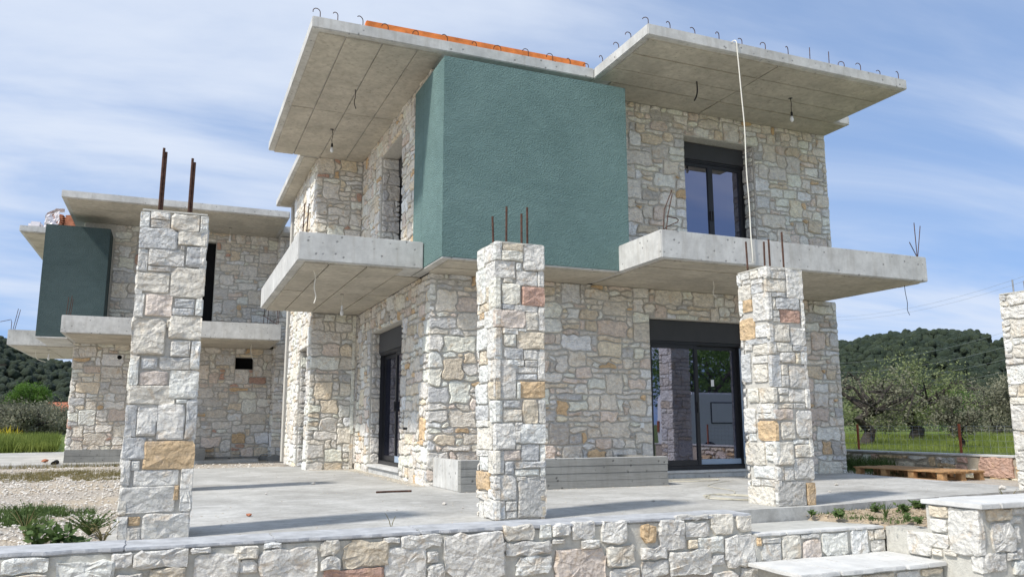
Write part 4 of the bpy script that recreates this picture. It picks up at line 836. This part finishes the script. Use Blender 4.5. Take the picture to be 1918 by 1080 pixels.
# grass
def grass(name, label, area, n, h, seed, mat='grass_blade', zf=None, wd=.012):
    rng = random.Random(seed); V = []; fs = []
    while len(fs) < n:
        p = area(rng)
        if p is None: continue
        x, y, z = p; a = rng.uniform(0, 6.28); q = h*rng.uniform(.4, 1.2); b = Vector((math.cos(a), math.sin(a), 0)); l = Vector((rng.gauss(0, .35), rng.gauss(0, .35), 1)).normalized()*q
        k = len(V); o = Vector((x, y, z)); V += [o-b*wd, o+b*wd, o+l]; fs.append((k, k+1, k+2))
    m = MB(); m.add(V, fs); return tag(m.build(name, mat), label, 'grass', None, 'stuff')
def ar(px0, px1, d0, d1):
    def f(rng):
        px = rng.uniform(px0, px1); d = d0*(d1/d0)**rng.random(); x, y, _ = at(px, d, 0); return (x, y, ground_z(x, y)) if not (7 < x < 9.45) else None
    return f
grass('field_grass', 'green field grass beyond the right boundary wall', ar(1560, 2000, 15.5, 46), 42000, .30, 1, 'grass_blade', None, .016)
grass('tall_grass', 'tall bright grass bank behind the neighbour concrete apron', ar(-120, 135, 31, 40), 16000, .42, 2, 'grass_blade', None, .025)
grass('yellow_flowers', 'yellow flowering weeds at the back of the tall grass', ar(-60, 60, 38, 42), 400, .62, 12, 'yellow_flower', None, .035)
grass('pallet_grass', 'dark green grass growing between pallet and boundary wall', lambda r: (r.uniform(8.6, 8.98), r.uniform(.1, 2.2), -.04), 2200, .30, 3, 'weed', None, .008)
grass('pallet_grass', 'short dark grass around the pallet end', lambda r: (r.uniform(7.9, 8.9), r.uniform(-.9, .9), -.04), 700, .11, 33, 'weed', None, .006)
grass('bed_grass', 'scattered short green sprouts over the flower bed soil', lambda r: (lambda x, y: (x, y, -.085) if noise.noise((x*3.1, y*3.1, 8)) > .08 else None)(r.uniform(2.8, 5.2), r.uniform(-5.2, -4.22)), 900, .05, 35, 'weed', None, .006)
def patch(cx, cy, rx, ry):
    def f(r):
        a = r.uniform(0, 6.28); q = math.sqrt(r.random()); x, y = cx+rx*q*math.cos(a), cy+ry*q*math.sin(a)
        if noise.noise((x*2.5, y*2.5, 5)) < -.12: return None
        return (x, y, -.1)
    return f
grass('yard_grass', 'low dry green grass patch across the gravel yard near the concrete apron', patch(-4.9, 6.3, 1.7, 1.6), 7000, .09, 5, 'dry_weed', None, .005)
grass('yard_grass', 'low green grass patch in the gravel yard beside the garden wall', patch(-4.75, -1.2, .75, .8), 3500, .10, 6, 'weed', None, .005)
grass('yard_grass', 'sparse grass along the foot of the concrete apron', lambda r: (r.uniform(-9, -3.4), 10.0-abs(r.gauss(0, .12)), -.1), 1200, .14, 7, 'dry_weed', None, .006)
WG = 'weeds along the terrace and garden wall'
def weed(x, y, z, h, n, mat, label, seed, leaf=.0, spread=.5):
    rng = random.Random(seed); T = empty('weed', (x, y, z), label, 'weed', WG); m = MB(); L = MB(); V = []; fs = []
    for k in range(n):
        a = rng.uniform(0, 6.28); d = Vector((math.cos(a), math.sin(a), 0))*rng.uniform(.2, 1)*spread*h; t = Vector((x, y, z)); q = h*rng.uniform(.5, 1.1)
        P = [t, t+d*.3+Vector((0, 0, q*.5)), t+d*.75+Vector((0, 0, q*.85)), t+d+Vector((0, 0, q))]
        m.tube(P, [.004, .0035, .0025, .001], 4)
        if leaf:
            for j in range(5):
                c = P[1].lerp(P[3], j/5); u = Vector((rng.uniform(-1, 1), rng.uniform(-1, 1), rng.uniform(-.1, .7))).normalized(); v = u.orthogonal().normalized(); s = leaf*rng.uniform(.6, 1.3); i = len(V)
                V += [c, c+u*s*.5+v*s*.28, c+u*s, c+u*s*.5-v*s*.28]; fs.append((i, i+1, i+2, i+3))
    m.build('stems', mat, T)
    if fs: L.add(V, fs); L.build('leaves', mat, T)
    return T
weed(-3.98, -4.35, -.05, .17, 12, 'weed', 'broad leaved green weed growing behind the garden wall coping next to the wild grass', 1, .075, .8)
weed(-4.15, -4.30, -.05, .22, 16, 'weed', 'dense leafy green weed behind the far end of the garden wall coping', 2, .07, .7)
weed(-3.88, -4.42, -.02, .11, 5, 'weed', 'tiny two leaved seedling on the white strip behind the coping', 3, .06, .8)
weed(-3.9, -3.1, -.08, .19, 64, 'weed', 'spiky spreading weed beside the pillar with the large orange stone', 4, .026, 1.5)
weed(-3.72, -4.35, .0, .17, 12, 'dry_weed', 'dry little tree shaped weed at the foot of the pillar with the orange stone', 5, .02, 1.0)
weed(-4.5, -2.2, -.1, .25, 30, 'weed', 'low tufted weed in the middle of the gravel yard', 6, .03, 1.2)
weed(-4.4, -2.9, -.1, .30, 7, 'dry_weed', 'tall thin dry stalks in the gravel yard', 8, .0, .6)
for i, (x, y, h, n, lf) in enumerate(((3.22, -4.85, .16, 16, .0), (3.42, -4.55, .12, 14, .04), (2.86, -4.6, .07, 8, .05), (3.06, -4.4, .06, 8, .045), (3.75, -4.6, .1, 14, .05), (3.55, -5.2, .07, 10, .055), (3.18, -5.25, .06, 7, .05), (4.2, -4.4, .1, 16, .06), (2.72, -4.38, .06, 6, .045), (3.3, -5.05, .06, 8, .04), (3.9, -5.0, .07, 8, .05), (4.4, -4.8, .1, 10, .06), (3.0, -4.9, .05, 6, .03))):
    weed(x, y, -.09, h, n, 'weed', 'small clover like weed sprouting from the flower bed soil' if lf else 'upright grassy tuft growing in the flower bed', 20+i, lf, .9 if lf else .5)
weed(4.3, -5.35, .0, .22, 6, 'dry_weed', 'thin grass stalks behind the pier cap', 55, 0, .6)
weed(-1.62, -4.35, .0, .2, 2, 'dry_weed', 'single thin grass stalk at the terrace edge', 57, 0, .3)
# gravel stones
def gravel():
    rng = random.Random(71); V = []; fs = []; oc = [(1, 0, 0), (0, 1, 0), (-1, 0, 0), (0, -1, 0), (0, 0, 1), (0, 0, -1)]; tri = [(0, 1, 4), (1, 2, 4), (2, 3, 4), (3, 0, 4), (1, 0, 5), (2, 1, 5), (3, 2, 5), (0, 3, 5)]
    for _ in range(5200):
        y = -4.4+14.3*rng.random()**1.3; x = -3.75-rng.random()*(1.2+max(0, y+4.4)*.32)
        if y > 6.4: x = rng.uniform(-8, -1)
        s = rng.uniform(.006, .022)*(1 if y < 2 else 1.5); k = len(V); V += [(x+a*s*rng.uniform(.6, 1.3), y+b*s*rng.uniform(.6, 1.3), -.085+c*s*.6) for a, b, c in oc]; fs += [(k+i, k+j, k+l) for i, j, l in tri]
    m = MB(); m.add(V, fs); tag(m.build('gravel', 'pebble'), 'pale gravel stones scattered over the yard', 'gravel', None, 'stuff')
gravel()
def site_debris():
    rng = random.Random(91); V = []; fs = []; oc = [(1, 0, 0), (0, 1, 0), (-1, 0, 0), (0, -1, 0), (0, 0, 1), (0, 0, -1)]; tri = [(0, 1, 4), (1, 2, 4), (2, 3, 4), (3, 0, 4), (1, 0, 5), (2, 1, 5), (3, 2, 5), (0, 3, 5)]
    for k_ in range(2600):
        q = rng.random()
        if q < .35: x, y = -abs(rng.gauss(0, .10))-.04, rng.uniform(-.1, 4.7)
        elif q < .5: x, y = rng.uniform(-.9, 0), 4.75-abs(rng.gauss(0, .1))
        elif q < .62: x, y = rng.uniform(3.2, 7.4), -abs(rng.gauss(0, .1))-.05
        elif q < .70: x, y = rng.uniform(-.1, 3.2), -1.24-abs(rng.gauss(0, .07))
        else: x, y = rng.uniform(-3.6, 7.2), rng.uniform(-4.2, 6)
        s = rng.uniform(.004, .011)*(1.6 if q < .35 else 1); k = len(V); V += [(x+a*s*rng.uniform(.6, 1.5), y+b*s*rng.uniform(.6, 1.5), .002+c*s*.5) for a, b, c in oc]; fs += [(k+i, k+j, k+l) for i, j, l in tri]
    m = MB(); m.add(V, fs); tag(m.build('mortar_crumbs', 'earth_pale'), 'dry mortar crumbs scattered over the terrace and along the wall foot', 'debris', None, 'stuff')
site_debris()
def clods():
    rng = random.Random(72); m = MB(); V = []; fs = []; oc = [(1, 0, 0), (0, 1, 0), (-1, 0, 0), (0, -1, 0), (0, 0, 1), (0, 0, -1)]; tri = [(0, 1, 4), (1, 2, 4), (2, 3, 4), (3, 0, 4), (1, 0, 5), (2, 1, 5), (3, 2, 5), (0, 3, 5)]
    for _ in range(1800):
        y = rng.uniform(-5.4, -4.25); x = rng.uniform(2.75+max(0, (-4.3-y)*.5), 5.5); s = rng.uniform(.005, .02); k = len(V)
        V += [(x+a*s*rng.uniform(.6, 1.3), y+b*s*rng.uniform(.6, 1.3), -.07+noise.noise((x*2.2, y*2.2, 3))*.03+c*s*.7) for a, b, c in oc]; fs += [(k+i, k+j, k+l) for i, j, l in tri]
    m.add(V, fs); tag(m.build('soil_clods', 'earth'), 'loose soil clods in the flower bed', 'soil', None, 'stuff')
clods()

# ================================================================ far background
def hill_h(az):     # ridge height in metres at 520 m by picture column
    pts = [(-1200, 50), (-300, 47), (0, 41), (130, 29), (420, 28), (800, 32), (1200, 34), (1570, 41.5), (1640, 45), (1720, 46.5), (1800, 45.5), (1850, 40.5), (1900, 39.5), (2100, 39), (2600, 42), (3400, 36)]
    for (a, p), (b, q) in zip(pts, pts[1:]):
        if a <= az <= b: t = (az-a)/(b-a); t = t*t*(3-2*t); return p+(q-p)*t
    return 40
def hills():
    V = []; fs = []; cols = list(range(-1200, 3401, 25)); rows = [0, .12, .3, .5, .7, .85, 1.0, 1.3]
    for px in cols:
        for t in rows:
            d = 330+t*190; x, y, _ = at(px, d, 0); hh = hill_h(px); z = hh*(math.sin(min(t, 1)*math.pi/2)**1.3) if t <= 1 else hh*.8
            V.append((x, y, z-1+noise.noise((x*.02, y*.02, 0))*3*min(1, t*3)))
    n = len(rows)
    for i in range(len(cols)-1):
        for j in range(n-1): fs.append((i*n+j, (i+1)*n+j, (i+1)*n+j+1, i*n+j+1))
    m = MB(); m.add(V, fs); tag(m.build('hill', 'dry_stone_far', smooth=True), kind='structure')
    rng = random.Random(4); bm = bmesh.new(); bmesh.ops.create_icosphere(bm, subdivisions=2, radius=1); bv = [v.co.copy() for v in bm.verts]; bf = [tuple(v.index for v in f.verts) for f in bm.faces]; bm.free()
    V = []; F_ = []
    def crown(px, t, s):
        d = 330+t*190; x, y, _ = at(px, d, 0); z = hill_h(px)*(math.sin(t*math.pi/2)**1.3)
        k = len(V); o = rng.uniform(0, 99); hgt = rng.uniform(.9, 1.5)
        for _b in range(3 if s < 3.9 else 8):
            u = Vector((rng.uniform(-1, 1), rng.uniform(-1, 1), rng.uniform(-.5, 1)))*s*.55; r_ = (s if s < 3.9 else s*.7)*rng.uniform(.45, .72); k = len(V)
            for v in bv:
                q = r_*(1+.15*rng.uniform(-1, 1)); V.append((x+u.x+v.x*q, y+u.y+v.y*q, z+s*.8*hgt+u.z*hgt+v.z*q*1.1))
            F_.extend(tuple(i+k for i in f) for f in bf)
    for _ in range(5200):
        px = rng.uniform(-700, 2500) if rng.random() < .35 else (rng.uniform(1540, 1960) if rng.random() < .72 else rng.uniform(-140, 180)); t = rng.random()**.8
        if px > 1835 and t > .72 and rng.random() < .9: continue
        if px > 1780 and .35 < t < .6 and rng.random() < .3: continue
        crown(px, t, rng.uniform(1.7, 3.4))
    for px, t, s in ((1714, 1, 4.4), (1760, 1, 4.2), (1800, .98, 3.9), (1790, .97, 3.9)): crown(px, t, s)
    m = MB(); m.add(V, F_); tag(m.build('pine_wood', 'pine', smooth=True), 'dense dark pine wood covering the far hillside', 'wood', None, 'stuff')
hills()
# a distant house roof and chimney, poles and power lines
DH = empty('far_house', at(112, 95, 0), 'far low house with red tiled roof and cream chimney among the olive trees', 'house')
c = Vector(at(122, 95, 0)); MB().box(c.x-3, c.x+5, c.y-3, c.y+3, 0, 2.2).build('wall', 'cream_paint', DH)
m = MB(); m.add([(c.x-3.4, c.y-3.4, 2.2), (c.x+5.4, c.y-3.4, 2.2), (c.x+5.4, c.y+3.4, 2.2), (c.x-3.4, c.y+3.4, 2.2), (c.x-.5, c.y, 3.2), (c.x+3, c.y, 3.2)], [(0, 1, 5, 4), (1, 2, 5), (2, 3, 4, 5), (3, 0, 4), (3, 2, 1, 0)]); rf = m.build('roof', 'roof_tile', DH)
c2 = Vector(at(101, 93, 0)); MB().box(c2.x-.35, c2.x+.35, c2.y-.35, c2.y+.35, 2.0, 3.9).build('chimney', 'cream_paint', rf)
up = Vector(at(3, 60, .1)); UP = empty('utility_pole', up, 'dark wooden utility pole beyond the olive grove', 'pole'); MB().tube([up, up+Vector((0, 0, 5.0))], [.14, .10], 8).build('pole', 'bark', UP); box('crossarm', 'bark', up.x-.7, up.x+.7, up.y-.05, up.y+.05, 4.55, 4.67, UP, .01)
for i, (za, zb) in enumerate(((11.2, 16.6), (9.6, 14.4), (8.2, 12.6), (6.8, 10.8), (19.2, 22.4), (18.6, 21.7))):
    a = Vector(at(1560, 150, za)); b = Vector(at(2150, 118, zb+1)); P = [a.lerp(b, t/12)-Vector((0, 0, 2.2*(1-(2*t/12-1)**2))) for t in range(13)]
    tag(MB().tube(P, .017, 4, False).build('power_line', 'galvanised'), 'thin power line crossing in front of the wooded hill' if i < 4 else 'thin power line crossing the sky above the wooded hill', 'power line', 'low power lines' if i < 4 else 'high power lines')
# ================================================================ what the glazing mirrors: the street side behind the camera
def van(x, y, z):
    T = empty('delivery_van', (x, y, z), 'white panel van parked on the street side, mirrored in the glazed sliding door', 'van')
    prof = [(-2.5, .35), (-2.55, 1.0), (-2.5, 2.25), (-2.3, 2.38), (1.3, 2.38), (1.55, 2.3), (2.05, 1.45), (2.75, 1.2), (2.9, .95), (2.9, .4), (2.6, .33)]
    n = len(prof); m = MB(); m.add([(x+a, y-.95, z+b) for a, b in prof]+[(x+a, y+.95, z+b) for a, b in prof], [tuple(range(n)), tuple(range(2*n-1, n-1, -1))]+[(i, n+i, n+(i+1) % n, (i+1) % n) for i in range(n)])
    body = m.build('body', 'white_paint', T, .05)
    for s in (-1, 1):
        yy = y+s*.952
        for a, b in ((-1.45, -.35),): MB().box(x+a, x+b, min(yy, yy+s*.02), max(yy, yy+s*.02), z+1.3, z+2.05).build('window_seal', 'dark_metal', body, .008); MB().box(x+a+.04, x+b-.04, min(yy+s*.02, yy+s*.03), max(yy+s*.02, yy+s*.03), z+1.34, z+2.01).build('side_window', 'white_paint', body)
        MB().box(x+.35, x+1.45, min(yy, yy+s*.012), max(yy, yy+s*.012), z+1.3, z+2.1).build('door_window', 'glass', body)
        for a in (-1.55, 1.95):
            w_ = MB().tube([(x+a, yy-s*.22, z+.34), (x+a, yy+s*.02, z+.34)], .34, 20).build('wheel', 'tyre', T); MB().tube([(x+a, yy+s*.02, z+.34), (x+a, yy+s*.035, z+.34)], .2, 14).build('rim', 'galvanised', w_)
        MB().box(x+2.86, x+2.93, y+s*.75-.12, y+s*.75+.12, z+.85, z+1.05).build('headlight', 'bulb_white', body)
        MB().box(x-2.58, x-2.53, y+s*.82-.06, y+s*.82+.06, z+1.0, z+1.4).build('tail_light', 'rust_red', body)
    m = MB(); m.add([(x+1.62, y-.85, z+2.22), (x+1.62, y+.85, z+2.22), (x+2.06, y+.85, z+1.5), (x+2.06, y-.85, z+1.5)], [(0, 1, 2, 3)]); m.build('windscreen', 'glass', body)
    MB().box(x-2.6, x-2.5, y-.9, y+.9, z+.35, z+.55).build('bumper', 'dark_metal', body, .02)
van(15.6, -13.2, -.44)
SG = 'trees on the street side'
for i, (x, y, h, r) in enumerate(((19.5, -20, 7.2, 3.4), (13.0, -27, 5.0, 3.0), (25, -24, 7.0, 3.6), (9, -34, 5.0, 3.4), (31, -30, 8, 4.2))):
    make_tree('street_tree', (x, y, -.7), h, r, 80+i, 'green_leaf', ('tall leafy tree right behind the parked van', 'dark low tree mirrored beside the pillar reflection', 'leafy tree at the front of the parked van', 'small low tree far down the street side', 'large tree farthest down the street side')[i], SG, .3, .25, 90, 70, .12, .8, .5, elong=1.3)
